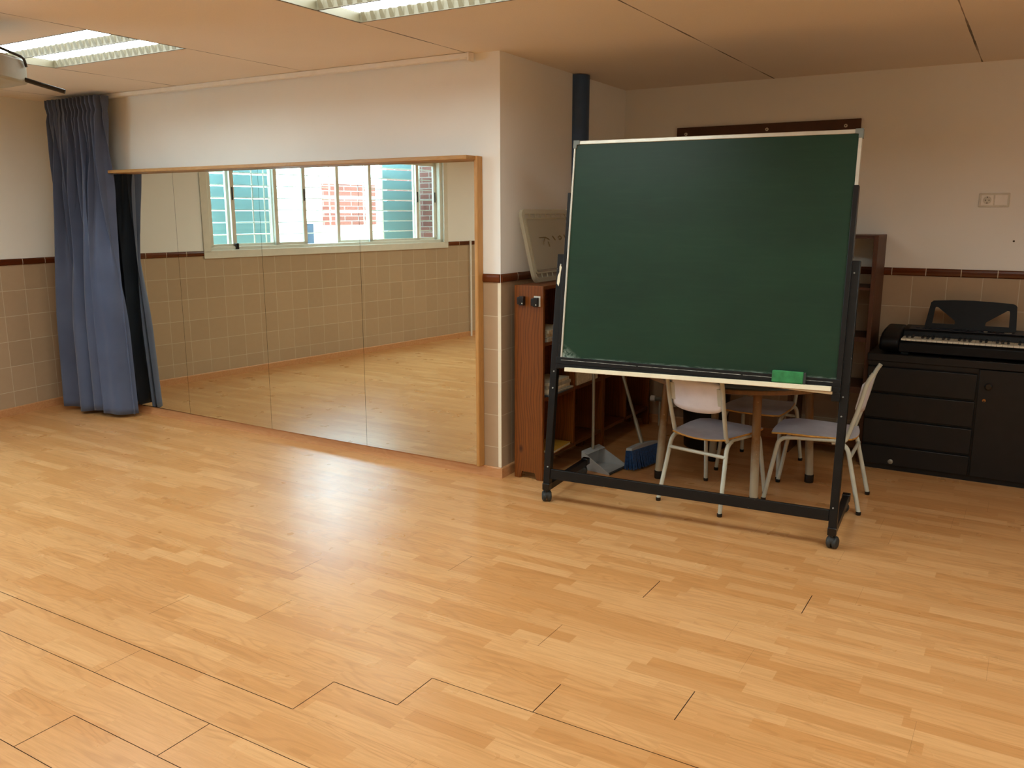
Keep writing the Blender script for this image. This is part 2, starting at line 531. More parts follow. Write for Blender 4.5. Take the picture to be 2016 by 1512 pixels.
# ------------------------------------------------------------------ mesh builder
class MB:
    def __init__(self):
        self.v, self.f, self.mi, self.uv = [], [], [], []

    def add(self, vs, fs, T=None, mi=0, uvs=None):
        o = len(self.v)
        for p in vs:
            p = Vector(p)
            self.v.append(T @ p if T is not None else p)
        for k, f in enumerate(fs):
            self.f.append([i + o for i in f])
            self.mi.append(mi)
            self.uv.append(uvs[k] if uvs else None)
        return self

    def box(self, x0, x1, y0, y1, z0, z1, T=None, mi=0):
        vs = [(x0, y0, z0), (x1, y0, z0), (x1, y1, z0), (x0, y1, z0), (x0, y0, z1), (x1, y0, z1), (x1, y1, z1), (x0, y1, z1)]
        fs = [(0, 3, 2, 1), (4, 5, 6, 7), (0, 1, 5, 4), (1, 2, 6, 5), (2, 3, 7, 6), (3, 0, 4, 7)]
        return self.add(vs, fs, T, mi)

    def prism(self, poly, a0, a1, axis='z', T=None, mi=0):
        """extrude a polygon; axis is the extrusion axis"""
        def P(p, a):
            return {'z': (p[0], p[1], a), 'y': (p[0], a, p[1]), 'x': (a, p[0], p[1])}[axis]
        n = len(poly)
        vs = [P(p, a0) for p in poly] + [P(p, a1) for p in poly]
        fs = [list(range(n))[::-1], list(range(n, 2 * n))]
        fs += [(i, (i + 1) % n, n + (i + 1) % n, n + i) for i in range(n)]
        return self.add(vs, fs, T, mi)

    def tube(self, pts, r, n=12, T=None, mi=0, caps=True, closed=False):
        pts = [Vector(p) for p in pts]
        rr = r if isinstance(r, (list, tuple)) else [r] * len(pts)
        vs, fs = [], []
        t0 = (pts[1] - pts[0]).normalized()
        ref = Vector((0, 0, 1)) if abs(t0.z) < 0.9 else Vector((1, 0, 0))
        nx = t0.cross(ref).normalized()
        for i, p in enumerate(pts):
            if i == 0:
                t = pts[1] - pts[0]
            elif i == len(pts) - 1:
                t = pts[-1] - pts[-2]
            else:
                t = (pts[i + 1] - p).normalized() + (p - pts[i - 1]).normalized()
            t = t.normalized()
            nx = (nx - t * nx.dot(t)).normalized()
            ny = t.cross(nx)
            for k in range(n):
                a = 2 * pi * k / n
                vs.append(p + (nx * cos(a) + ny * sin(a)) * rr[i])
        for i in range(len(pts) - 1):
            for k in range(n):
                fs.append((i * n + k, i * n + (k + 1) % n, (i + 1) * n + (k + 1) % n, (i + 1) * n + k))
        if caps:
            fs.append(list(range(n))[::-1])
            fs.append([(len(pts) - 1) * n + k for k in range(n)])
        return self.add(vs, fs, T, mi)

    def lathe(self, prof, n=24, T=None, mi=0):
        vs, fs = [], []
        for r, z in prof:
            for k in range(n):
                a = 2 * pi * k / n
                vs.append((r * cos(a), r * sin(a), z))
        m = len(prof)
        for i in range(m - 1):
            for k in range(n):
                fs.append((i * n + k, i * n + (k + 1) % n, (i + 1) * n + (k + 1) % n, (i + 1) * n + k))
        fs.append(list(range(n))[::-1])
        fs.append([(m - 1) * n + k for k in range(n)])
        return self.add(vs, fs, T, mi)

    def quad(self, a, b, c, d, T=None, mi=0, uv=None):
        return self.add([a, b, c, d], [(0, 1, 2, 3)], T, mi, [uv] if uv else None)

    def build(self, name, mats, parent=None, bevel=0.0, smooth=40, solid=0.0, seg=2):
        me = bpy.data.meshes.new(name)
        me.from_pydata([tuple(p) for p in self.v], [], self.f)
        mats = mats if isinstance(mats, (list, tuple)) else [mats]
        for m in mats:
            me.materials.append(m)
        for p, i in zip(me.polygons, self.mi):
            p.material_index = i
        if any(u is not None for u in self.uv):
            ul = me.uv_layers.new(name='UVMap')
            for p, u in zip(me.polygons, self.uv):
                if u is not None:
                    for li, q in zip(p.loop_indices, u):
                        ul.data[li].uv = q
        me.validate()
        if smooth:
            for p in me.polygons:
                p.use_smooth = True
            me.set_sharp_from_angle(angle=radians(smooth))
        me.update()
        o = bpy.data.objects.new(name, me)
        COL.objects.link(o)
        if parent is not None:
            o.parent = parent
        if solid:
            md = o.modifiers.new('thickness', 'SOLIDIFY')
            md.thickness = solid
            md.offset = 0
        if bevel:
            md = o.modifiers.new('bevel', 'BEVEL')
            md.width = bevel
            md.segments = seg
            md.limit_method = 'ANGLE'
            md.angle_limit = radians(35)
            md.harden_normals = False
        return o


def tag(o, label, cat, group=None):
    o['label'] = label
    o['category'] = cat
    if group:
        o['group'] = group
    return o


def struct(o, label=None):
    o['kind'] = 'structure'
    if label:
        o['label'] = label
    return o


def thing(name, label, cat, loc=(0, 0, 0), rz=0.0, group=None):
    o = bpy.data.objects.new(name, None)
    o.empty_display_size = 0.1
    COL.objects.link(o)
    o.location = loc
    o.rotation_euler = (0, 0, rz)
    return tag(o, label, cat, group)


def copy_tree(o, parent=None):
    c = o.copy()
    COL.objects.link(c)
    if parent is not None:
        c.parent = parent
    for ch in list(o.children):
        copy_tree(ch, c)
    return c


def smooth_path(pts, r, n=6):
    """polyline with rounded corners"""
    pts = [Vector(p) for p in pts]
    out = [pts[0]]
    for i in range(1, len(pts) - 1):
        a, b, c = pts[i - 1], pts[i], pts[i + 1]
        d1, d2 = (a - b), (c - b)
        rr = min(r, d1.length * 0.49, d2.length * 0.49)
        p0, p1 = b + d1.normalized() * rr, b + d2.normalized() * rr
        for k in range(n + 1):
            t = k / n
            out.append(p0 * (1 - t) ** 2 + b * 2 * t * (1 - t) + p1 * t * t)
    out.append(pts[-1])
    return out


def rrect(w_, h_, r, n=5, cx=0.0, cy=0.0):
    out = []
    for (sx, sy, a0) in ((1, 1, 0), (-1, 1, 90), (-1, -1, 180), (1, -1, 270)):
        for k in range(n + 1):
            a = radians(a0 + 90 * k / n)
            out.append((cx + sx * (w_ / 2 - r) + r * cos(a), cy + sy * (h_ / 2 - r) + r * sin(a)))
    return out


# ------------------------------------------------------------------ floor of separate laminate boards
def build_floor():
    PL, PW = 1.243, 0.19
    y0 = -2.04
    joints = {-2: 4.946, -1: 5.217, 0: 5.610, 1: 6.010, -3: 4.197, -4: 4.783, -5: 4.380, 5: 5.588, 6: 6.180, 2: 5.415, 4: 4.745}
    wide_end = {(-2, 4.946), (-1, 5.217), (0, 5.610), (1, 6.010), (-4, 4.783), (-5, 4.380), (5, 5.588), (6, 6.180)}
    mild_end = {(-1, 5.217 - PL), (0, 5.61 - PL), (2, 5.415 - PL), (4, 4.745), (-3, 4.197), (2, 5.415)}
    longs = {-2: (0, 4.946, .0030), -1: (4.946, 5.217, .0034), 0: (5.217, 8.0, .0030), -3: (2.8, 8.0, .0026), -4: (4.38, 6.6, .0026), -5: (2.5, 5.3, .0026)}
    rnd = random.Random(3)
    mb = MB()
    xa, xb = -0.3, XR + 0.1
    for k in range(-35, 21):
        yA, yB = y0 + k * PW, y0 + (k + 1) * PW
        if k in joints:
            j0 = joints[k]
        else:
            j0 = rnd.uniform(4, 5.2)
        first = j0 - PL * math.ceil((j0 - xa) / PL)
        x = first
        cuts = []
        while x < xb:
            cuts.append(x)
            x += PL
        cuts.append(x)
        # split planks where a long seam opens or closes
        for a, b in zip(cuts[:-1], cuts[1:]):
            xs = [a, b]
            for ln in (k, k + 1):
                if ln in longs:
                    for q in longs[ln][:2]:
                        if a + 0.02 < q < b - 0.02:
                            xs.append(q)
            xs = sorted(set(xs))

            def endgap(v):
                for (r, q) in wide_end:
                    if r == k and abs(q - v) < 0.01:
                        return 0.0032
                for (r, q) in mild_end:
                    if r == k and abs(q - v) < 0.01:
                        return 0.0016
                return 0.0004
            for i, (p, q) in enumerate(zip(xs[:-1], xs[1:])):
                gl = endgap(p) / 2 if p == a else 0
                gr = endgap(q) / 2 if q == b else 0

                def sg(ln):
                    if ln in longs and longs[ln][0] - .01 <= p and q <= longs[ln][1] + .01:
                        return longs[ln][2] / 2
                    return 0.0002
                X0, X1, Y0, Y1 = p + gl, q - gr, yA + sg(k), yB - sg(k + 1)
                mb.quad((X0, Y0, 0), (X1, Y0, 0), (X1, Y1, 0), (X0, Y1, 0), None, 0, [(X0, Y0), (X1, Y0), (X1, Y1), (X0, Y1)])
    mb.quad((xa, -8.7, -0.004), (xb, -8.7, -0.004), (xb, 2.0, -0.004), (xa, 2.0, -0.004), None, 1, [(0, 0)] * 4)
    return struct(mb.build('floor', [M['floor'], M['gap']], smooth=0), 'light beech laminate floor')


build_floor()


# ------------------------------------------------------------------ walls
def wall_panel(mb, P, s0, s1, z0, z1, flip=False):
    """rectangle on a wall, split at the dado: material 0 plaster, 1 tile"""
    parts = []
    if z0 < ZD0 < z1:
        parts = [(z0, ZD0, 1), (ZD0, z1, 0)]
    else:
        parts = [(z0, z1, 1 if z1 <= ZD0 + 1e-6 else 0)]
    for a, b, mi in parts:
        q = [P(s0, a), P(s1, a), P(s1, b), P(s0, b)]
        uv = [(s0, a), (s1, a), (s1, b), (s0, b)]
        if flip:
            q, uv = q[::-1], uv[::-1]
        mb.quad(*q, None, mi, uv)


# window opening on the left wall
WS0, WS1, WZ0, WZ1 = 1.40, 4.62, 1.19, 2.20
SEND = 8.5
mb = MB()
for (a, b, c, d) in ((0, WS0, 0, H), (WS1, SEND, 0, H), (WS0, WS1, 0, ZD0), (WS0, WS1, ZD0, WZ0), (WS0, WS1, WZ1, H)):
    wall_panel(mb, lambda s, z: LW(s, z), a, b, c, d)
# reveal of the window opening
D = -0.12
for (p, q) in (((WS0, WZ0), (WS1, WZ0)), ((WS1, WZ0), (WS1, WZ1)), ((WS1, WZ1), (WS0, WZ1)), ((WS0, WZ1), (WS0, WZ0))):
    mb.quad(LW(*p), LW(*q), LW(*q, D), LW(*p, D), None, 0, [(p[0], p[1]), (q[0], q[1]), (q[0], q[1] + .2), (p[0], p[1] + .2)])
struct(mb.build('wall_left', [M['wall'], M['tile']], smooth=0), 'side wall, white plaster above beige tiles')
mb = MB()
wall_panel(mb, lambda s, z: Vector((s, 0, z)), 0, XC, 0, H)
struct(mb.build('wall_center', [M['wall'], M['tile_c']], smooth=0), 'wall with the mirror')
RL = YB / cos(AR)
mb = MB()
wall_panel(mb, lambda s, z: Vector((XC, 0, z)) + dA * s, 0, RL, 0, H)
struct(mb.build('wall_alcove', [M['wall'], M['tile_c']], smooth=0), 'short return wall of the alcove')
XB = XC + sin(AR) * RL
mb = MB()
wall_panel(mb, lambda s, z: Vector((s, YB, z)), XB, XR, 0, H)
struct(mb.build('wall_back', [M['wall'], M['tile_c']], smooth=0), 'back wall of the alcove')
mb = MB()
wall_panel(mb, lambda s, z: Vector((XR, YB - s, z)), 0, YB - YR, 0, H)
struct(mb.build('wall_right', [M['wall'], M['tile']], smooth=0))
mb = MB()
xl = SEND * sin(AL)
wall_panel(mb, lambda s, z: Vector((XR - s, YR, z)), 0, XR - 0.9, 0, H)
struct(mb.build('wall_rear', [M['wall'], M['tile']], smooth=0))


def profile_run(name, mat, A, B, nrm, prof, kind='structure', uoff=0.0, label=None):
    """sweep a profile (depth from the wall, height) from A to B"""
    A, B, nrm = Vector(A), Vector(B), Vector(nrm)
    L = (B - A).length
    m = MB()
    n = len(prof)
    vs = [A + nrm * d + Vector((0, 0, z)) for d, z in prof] + [B + nrm * d + Vector((0, 0, z)) for d, z in prof]
    for i in range(n - 1):
        m.add([vs[i], vs[n + i], vs[n + i + 1], vs[i + 1]], [(0, 1, 2, 3)], None, 0,
              [[(uoff, prof[i][1]), (uoff + L, prof[i][1]), (uoff + L, prof[i + 1][1]), (uoff, prof[i + 1][1])]])
    m.add(vs[:n], [list(range(n))], None, 0, [[(uoff + .1, p[1]) for p in prof]])
    m.add(vs[n:], [list(range(n))[::-1]], None, 0, [[(uoff + L - .1, p[1]) for p in prof]])
    return struct(m.build(name, mat, smooth=30), label)


DADO = [(0, ZD0), (.006, ZD0), (.012, ZD0 + .006), (.013, ZD0 + .018), (.013, ZD0 + .03), (.011, ZD0 + .042), (.006, ZD1), (0, ZD1)]
BASE = [(0, 0), (.013, 0), (.013, .056), (.009, .0625), (0, .0625)]
nx = Vector((0, -1, 0))
profile_run('trim_1', M['dado'], LW(0.0, 0), LW(WS0 - .06, 0), nL, DADO, uoff=.02, label='brown tile dado left of the window')
profile_run('trim_2', M['dado'], LW(WS1 + .06, 0), LW(SEND, 0), nL, DADO, label='brown tile dado beyond the window')
profile_run('trim_3', M['dado'], (0, 0, 0), (XC - .002, 0, 0), nx, DADO, uoff=-XC, label='brown tile dado on the mirror wall')
profile_run('trim_4', M['dado'], (XC, .0, 0), Vector((XC, 0, 0)) + dA * RL, nA, DADO, uoff=.015, label='brown tile dado on the return wall')
profile_run('trim_5', M['dado'], (XB, YB, 0), (XR, YB, 0), nx, DADO, uoff=XB - 6.057, label='brown tile dado on the back wall')
profile_run('trim_6', M['dado'], (XR, YR, 0), (XR, YB, 0), Vector((-1, 0, 0)), DADO)
profile_run('baseboard_left', M['base'], LW(0, 0), LW(SEND, 0), nL, BASE)
profile_run('baseboard_center', M['base'], (0, 0, 0), (XC + .013, 0, 0), nx, BASE)
profile_run('baseboard_alcove', M['base'], (XC, -.013, 0), Vector((XC, 0, 0)) + dA * RL, nA, BASE)
profile_run('baseboard_back', M['base'], (XB, YB, 0), (XR, YB, 0), nx, BASE)
profile_run('baseboard_right', M['base'], (XR, YR, 0), (XR, YB, 0), Vector((-1, 0, 0)), BASE)
mb = MB().box(XC - .019, XC + .0015, -.0015, .004, .0625, ZD0)
struct(mb.build('trim_7', M['bead'], smooth=0), 'cream corner bead at the end of the tiles')

# ------------------------------------------------------------------ ceiling and recessed lamps
mb = MB()
holes = set(LAMPS)
xs = [CELLX[0] - 1.0] + CELLX + [XR + .2]
ys = [YR - .2] + CELLY + [YB + .2]
for i in range(len(xs) - 1):
    for j in range(len(ys) - 1):
        a, b, c, d = xs[i], xs[i + 1], ys[j], ys[j + 1]
        if b <= a or d <= c:
            continue
        mx_, my_ = (a + b) / 2, (c + d) / 2
        if any(l[0] < mx_ < l[1] and l[2] < my_ < l[3] for l in LAMPS):
            continue
        ad, ac = max(a, -d * math.tan(AL) - .002), max(a, -c * math.tan(AL) - .002)
        if ad >= b and ac >= b:
            continue
        ad, ac = min(ad, b), min(ac, b)
        mb.quad((ad, d, H), (b, d, H), (b, c, H), (ac, c, H), None, 0, [(ad, d), (b, d), (b, c), (ac, c)])
# slab above, so no daylight comes down through the ceiling void
mb.prism([(-.03, YB + .1), (-.03, 0), (-(YR - .1) * math.tan(AL) - .03, YR - .1), (XR + .05, YR - .1), (XR + .05, YB + .1)], H + .14, H + .16, 'z')
struct(mb.build('ceiling', M['ceil'], smooth=0), 'suspended ceiling of pale mineral tiles')


def make_lamp():
    X, Y, dp = 1.2075, 0.58, 0.042
    t = thing('ceiling_light', 'x', 'ceiling light', (0, 0, 0), 0, 'recessed fluorescent ceiling lights')
    m = MB()
    f = .012
    m.box(0.002, X - .002, 0.002, f, 0, .1)
    m.box(0.002, X - .002, Y - f, Y - .002, 0, .1)
    m.box(.002, f, f, Y - f, 0, .1)
    m.box(X - f, X - .002, f, Y - f, 0, .1)
    m.box(f, X - f, Y / 2 - .006, Y / 2 + .006, 0, dp)
    m.box(0.002, X - .002, .002, Y - .002, .1, .104)
    m.build('housing', M['lampgrey'], t, smooth=0)
    for k in range(2):
        ya, yb = (f, Y / 2 - .006) if k == 0 else (Y / 2 + .006, Y - f)
        e = MB()
        e.quad((f, ya, dp), (f, yb, dp), (X - f, yb, dp), (X - f, ya, dp))
        e.build('diffuser', M['tube'], t, smooth=0)
        lv = MB()
        n = 22
        secs = []
        for q in range(n):
            x = f + (q + .5) * (X - 2 * f) / n
            for xx, dd in ((x - .017, .003), (x - .010, .016), (x + .010, .016), (x + .017, .003)):
                secs.append((xx, dd))
        vs, fs = [], []
        for xx, dd in secs:
            vs += [(xx, yb, .002), (xx, yb, dp - .002), (xx, yb - dd, dp - .002)]
        for q in range(len(secs) - 1):
            for a, b in ((0, 1), (1, 2), (2, 0)):
                fs.append((q * 3 + a, q * 3 + b, q * 3 + 3 + b, q * 3 + 3 + a))
        fs += [(0, 2, 1), (len(vs) - 3, len(vs) - 2, len(vs) - 1)]
        lv.add(vs, fs)
        lv.build('louvre', M['lampgrey'], t, smooth=0)
    return t


lampproto = make_lamp()
lamp_labels = ['recessed twin-strip ceiling light beside the projector, left in view',
               'recessed twin-strip ceiling light above the mirror wall, at the top edge of the view',
               'recessed ceiling light above the dark cabinet side, just out of view',
               'recessed ceiling light added to brighten the right side, far right end of the front row, out of view',
               'recessed ceiling light behind the camera, by the window side',
               'recessed ceiling light behind the camera, middle of its row',
               'recessed ceiling light behind the camera, third from the window side',
               'recessed ceiling light added behind the camera to brighten the right side, beside the far side wall',
               'recessed ceiling light in the rearmost row, by the window side',
               'recessed ceiling light in the rearmost row, middle',
               'recessed ceiling light in the rearmost row, right end']
for i, (a, b, c, d) in enumerate(LAMPS):
    o = lampproto if i == 0 else copy_tree(lampproto)
    o.location = (a, c, H)
    o['label'] = lamp_labels[i]

# ------------------------------------------------------------------ window in the left wall
TW = Matrix(((dL.x, nL.x, 0, 0), (dL.y, nL.y, 0, 0), (0, 0, 1, 0), (0, 0, 0, 1)))   # local (s, into room, z)
win = bpy.data.objects.new('window_1', None)
COL.objects.link(win)
struct(win, 'long white aluminium sliding window, seen in the mirror')
m = MB()
m.box(WS0 - .06, WS1 + .055, 0, .014, 1.135, WZ0 + .02, TW)
m.box(WS0 - .06, WS1 + .055, 0, .014, WZ1 - .02, WZ1 + .06, TW)
m.box(WS0 - .06, WS0 + .015, 0, .014, WZ0, WZ1, TW)
m.box(WS1 - .015, WS1 + .055, 0, .014, WZ0, WZ1, TW)
m.build('window_casing', M['alum_win'], win, bevel=.004)
m = MB()
m.box(WS0, WS1, -.11, -.02, WZ0, WZ0 + .05, TW)
m.box(WS0, WS1, -.11, -.02, WZ1 - .05, WZ1, TW)
m.box(WS0, WS0 + .04, -.11, -.02, WZ0, WZ1, TW)
m.box(WS1 - .05, WS1, -.11, -.02, WZ0, WZ1, TW)
m.build('window_frame', M['alum_win'], win, bevel=.003)
sashes = [(1.44, 1.735, -.055), (1.67, 2.23, -.095), (2.19, 2.585, -.055), (3.02, 3.50, -.095), (3.45, 4.235, -.055), (4.19, 4.57, -.095)]
for a, b, e in sashes:
    z0, z1, g = WZ0 + .045, WZ1 - .045, .042
    m = MB()
    m.box(a, b, e - .014, e + .014, z0, z0 + .03, TW)
    m.box(a, b, e - .014, e + .014, z1 - .05, z1, TW)
    m.box(a, a + g, e - .014, e + .014, z0, z1, TW)
    m.box(b - g, b, e - .014, e + .014, z0, z1, TW)
    o = m.build('window_sash', M['alum_win'], win, bevel=.002)
    m = MB()
    m.quad(*[TW @ Vector(p) for p in ((a + g, e, z0 + .03), (b - g, e, z0 + .03), (b - g, e, z1 - .05), (a + g, e, z1 - .05))])
    m.build('pane', M['glass'], o, smooth=0)
    m = MB().box(b - g + .012, b - g + .026, e + .014, e + .02, 1.68, 1.80, TW)
    m.build('latch', M['rubber'], o)
m = MB().box(1.70, 1.73, -.03, -.004, 1.215, 1.27, TW)
m.build('stopper', M['blackplastic'], win)
# thin white security bars outside
gr = bpy.data.objects.new('security_grille', None)
COL.objects.link(gr)
gr.parent = win
for k in range(8):
    z = 1.225 + .12 * k
    for a, b in ((WS0 + .002, 3.05), (3.52, WS1 - .002)):
        MB().box(a, b, -.215, -.205, z - .005, z + .005, TW).build('grille_bar', M['alum_win'], gr, smooth=0)
for s in (2.06, 2.2, 3.04, 3.53, 4.33):
    MB().box(s - .006, s + .006, -.222, -.214, WZ0, WZ1, TW).build('grille_upright', M['alum_win'], gr, smooth=0)
# outside: frosted louvre shutters folded back at both ends
def shutter(label, a, b):
    t = thing('louvre_shutter', label, 'shutter', (0, 0, 0), 0, 'louvre shutters outside the window')
    for k in range(11):
        z = 1.105 + .12 * k
        MB().box(a, b, -.40, -.39, z + .004, z + .112, TW).build('slat', M['extteal'], t, smooth=0)
    for q in (a - .02, b):
        MB().box(q, q + .02, -.41, -.38, 1.0, 2.38, TW).build('stile', M['alum_win'], t, smooth=0)


shutter('pale teal louvre shutter nearest the curtain outside the window, seen in the mirror', 1.60, 2.37)
shutter('pale teal louvre shutter beside the brick outside the window, seen in the mirror', 3.98, 4.58)
m = MB()
A, B = TW @ Vector((WS1 + .001, -.125, 0.4)), TW @ Vector((WS1 + .001, -1.0, 0.4))
L = (B - A).length
m.quad(A, B, B + Vector((0, 0, 2.0)), A + Vector((0, 0, 2.0)), None, 0, [(0, 0), (L, 0), (L, 2.0), (0, 2.0)])
struct(m.build('wall_outer', M['brickd'], smooth=0), 'brick return outside the window')
m = MB()
m.box(-6, 16, -9, -.3, -.6, -.55, TW)
struct(m.build('ground', M['extground'], smooth=0))
m = MB()
m.box(-6, 16, -5.2, -5.0, -.55, 1.75, TW)
struct(m.build('wall_courtyard', M['extwhite'], smooth=0))
m = MB()
for (z0, z1) in ((1.40, 1.56), (1.60, 1.74), (1.78, 1.94)):
    for s0, s1 in ((4.30, 5.25),):
        A, B = TW @ Vector((s0, -1.9, z0)), TW @ Vector((s1, -1.9, z0))
        dz = Vector((0, 0, z1 - z0))
        m.quad(A, B, B + dz, A + dz, None, 0, [(s0, z0), (s1, z0), (s1, z1), (s0, z1)])
m.box(4.30, 5.25, -2.1, -1.905, -.55, 1.40, TW, 1)
m.box(4.30, 5.25, -2.1, -1.905, 1.40, 1.98, TW, 1)
m.build('garden_wall', [M['brick'], M['extwhite']], smooth=0)
struct(bpy.data.objects['garden_wall'], 'brick courtyard wall with white bands')
m = MB().box(4.14, 4.26, -2.1, -2.05, -.55, 1.42, TW)
struct(m.build('door_1', M['darkdoor'], smooth=0), 'dark door across the courtyard, seen in the mirror')
# daylight portal in the window opening
pl = bpy.data.lights.new('daylight_portal', 'AREA')
pl.shape = 'RECTANGLE'
pl.size, pl.size_y = WS1 - WS0, WZ1 - WZ0
pl.cycles.is_portal = True
po = bpy.data.objects.new('daylight_portal', pl)
COL.objects.link(po)
zc = nL                                     # light shines along its -Z
c_ = LW((WS0 + WS1) / 2, (WZ0 + WZ1) / 2, -.25)
X_, Z_ = dL, -nL
Y_ = Z_.cross(X_)
po.matrix_world = Matrix(((X_.x, Y_.x, Z_.x, c_.x), (X_.y, Y_.y, Z_.y, c_.y), (X_.z, Y_.z, Z_.z, c_.z), (0, 0, 0, 1)))

# cable trunking on the left wall
m = MB().box(5.065, 5.085, 0.0135, .03, .0, ZD1 + .01, TW)
tag(m.build('cable_trunking', M['pvc'], smooth=0), 'thin white vertical cable trunking on the tiled side wall, seen in the mirror', 'cable trunking')

# ------------------------------------------------------------------ mirrors
mt = thing('wall_mirror', 'large four-panel wall mirror with a light wooden frame', 'mirror', (0, 0, 0))
seams = [0.625, 1.487, 2.350, 3.217, 4.086]
tilt = [0.0, 0.0, 0.0, 0.0]
for i in range(4):
    m = MB()
    a, b = seams[i] + .0012, seams[i + 1] - .0012
    zl = .0775 - (a - .8) * .0085
    zr = .0775 - (b - .8) * .0085
    zl, zr = max(zl, .064), max(zr, .064)
    poly = [(a, zl), (b, zr), (b, 1.843), (a, 1.843)]
    m.prism(poly, -.034, -.016, 'y')
    m.build('mirror_panel', M['mirror'], mt, smooth=0)
m = MB().box(.62, 4.086, -.015, -.0005, .064, 1.843)
m.build('backing', M['blackplastic'], mt, smooth=0)
m = MB().box(.905, 4.099, -.145, -.0005, 1.8435, 1.866)
m.build('top_frame', M['frame'], mt, bevel=.003)
m = MB().box(4.0875, 4.112, -.058, -.0005, .062, 1.866)
m.build('side_frame', M['framev'], mt, bevel=.006, seg=3)

# ------------------------------------------------------------------ curtain rail and curtain
cr = thing('curtain_rail', 'white curtain rail along the ceiling above the mirror wall', 'curtain rail')
MB().box(.05, 4.055, -.06, -.018, H - .03, H - .001).build('track', M['pvc'], cr, bevel=.004)
MB().box(4.055, 4.068, -.066, -.012, H - .045, H - .001).build('end_cap', M['pvc'], cr, bevel=.002)


def curtain():
    nu, nv = 420, 46
    ztop, zbot = 2.392, .034
    rnd = random.Random(5)
    ph = [rnd.uniform(0, 6.28) for _ in range(12)]
    vs, fs = [], []
    for j in range(nv + 1):
        v = j / nv
        z = ztop + (zbot - ztop) * v
        flare = v ** 1.3
        x0 = .275 - .03 * v
        x1 = .960 - .08 * min(1, v * 2.0) + .085 * max(0, v - .35) / .65
        yc = -.165 - .03 * flare
        for i in range(nu + 1):
            u = i / nu
            top = .040 * sin(2 * pi * 13 * u + ph[0]) + .014 * sin(2 * pi * 27 * u + ph[1])
            mid = .050 * sin(2 * pi * 7.5 * u + ph[2] + .9 * sin(2 * pi * 2 * u)) + .022 * sin(2 * pi * 16 * u + ph[3] + 2 * v)
            bot = .080 * sin(2 * pi * 4.2 * u + 1.2 + .7 * sin(2 * pi * 1.5 * u)) + .022 * sin(2 * pi * 10 * u + ph[5])
            w1 = min(1, v / .30)
            w2 = max(0, min(1, (v - .15) / .6))
            w1 = w1 * w1 * (3 - 2 * w1)
            w2 = w2 * w2 * (3 - 2 * w2)
            f = (top * (1 - w1) + mid * w1) * (1 - w2) + bot * w2
            fx = .012 * sin(2 * pi * 13 * u + ph[6]) * (1 - w1) + .030 * sin(2 * pi * 7.5 * u + ph[7]) * w1 * (1 - w2) + .045 * sin(2 * pi * 4.2 * u + 2.6) * w2
            # header tape pinches the cloth
            if .035 < v < .055:
                f *= .72
            edge = min(1, min(u, 1 - u) / .05)
            y = yc + f + .02 * (1 - edge)
            y = min(y, -.038)
            y = max(y, -.33)
            vs.append((x0 + (x1 - x0) * u + fx * edge, y, z + .012 * sin(9 * u + 2) * flare))
    for j in range(nv):
        for i in range(nu):
            a = j * (nu + 1) + i
            fs.append((a, a + nu + 1, a + nu + 2, a + 1))
    return vs, fs


vs_, fs_ = curtain()
co = MB().add(vs_, fs_).build('curtain', M['curtain'], smooth=80, solid=.003)
tag(co, 'gathered blue-grey curtain hanging in the corner left of the mirror', 'curtain')

# ------------------------------------------------------------------ projector
pj = thing('ceiling_projector', 'pale grey projector hanging from the ceiling at the left edge', 'projector')
ring = [(2.692, -1.739), (2.80, -1.935), (2.80, -2.00), (2.76, -2.06), (2.44, -2.06), (2.40, -2.0), (2.40, -1.72), (2.44, -1.70), (2.66, -1.713)]
MB().prism(ring, 2.15, 2.262, 'z').build('body', M['proj'], pj, bevel=.012, seg=3)
MB().tube([(2.58, -1.88, 2.26), (2.58, -1.88, H)], .022, 16).build('mount_pole', M['proj'], pj)
MB().tube(smooth_path([(2.690, -1.745, 2.168), (2.73, -1.70, 2.150), (2.80, -1.62, 2.120)], .05), [.011] * 9 if False else .011, 10).build('plug', M['cable'], pj)
cpath = smooth_path([(2.58, -1.90, 2.40), (2.66, -1.96, 2.33), (2.74, -1.87, 2.285), (2.712, -1.752, 2.262), (2.70, -1.738, 2.225)], .06, 8)
MB().tube(cpath, .006, 8).build('cable', M['cable'], pj)
cpath = smooth_path([(2.56, -1.90, 2.40), (2.62, -1.97, 2.31), (2.69, -1.90, 2.262)], .05, 8)
MB().tube(cpath, .006, 8).build('cable', M['cable'], pj)

# ------------------------------------------------------------------ mobile chalkboard
PHI = .136
BO = thing('mobile_chalkboard', 'large green chalkboard on a black wheeled frame', 'chalkboard', (4.674, -.242, 0), .066)


def BM_(dx=0.0):
    return Matrix(((1, 0, 0, 0), (0, cos(PHI), sin(PHI), 0), (0, -sin(PHI), cos(PHI), .10), (0, 0, 0, 1)))


TB = BM_()
W = 1.473
for sx in (0.0, W):
    m = MB().box(sx - .019, sx + .019, -.019, .019, -.004, 1.246, TB)
    m.build('upright', M['black'], BO, bevel=.003)
for sx in (0.0, W):
    m = MB().box(sx - .017, sx + .017, -.015, .57, .068, .106)
    m.build('base_rail', M['black'], BO, bevel=.003)
m = MB().box(.02, W - .02, -.016, .010, .035, .088, TB)
m.build('crossbar', M['black'], BO, bevel=.002)


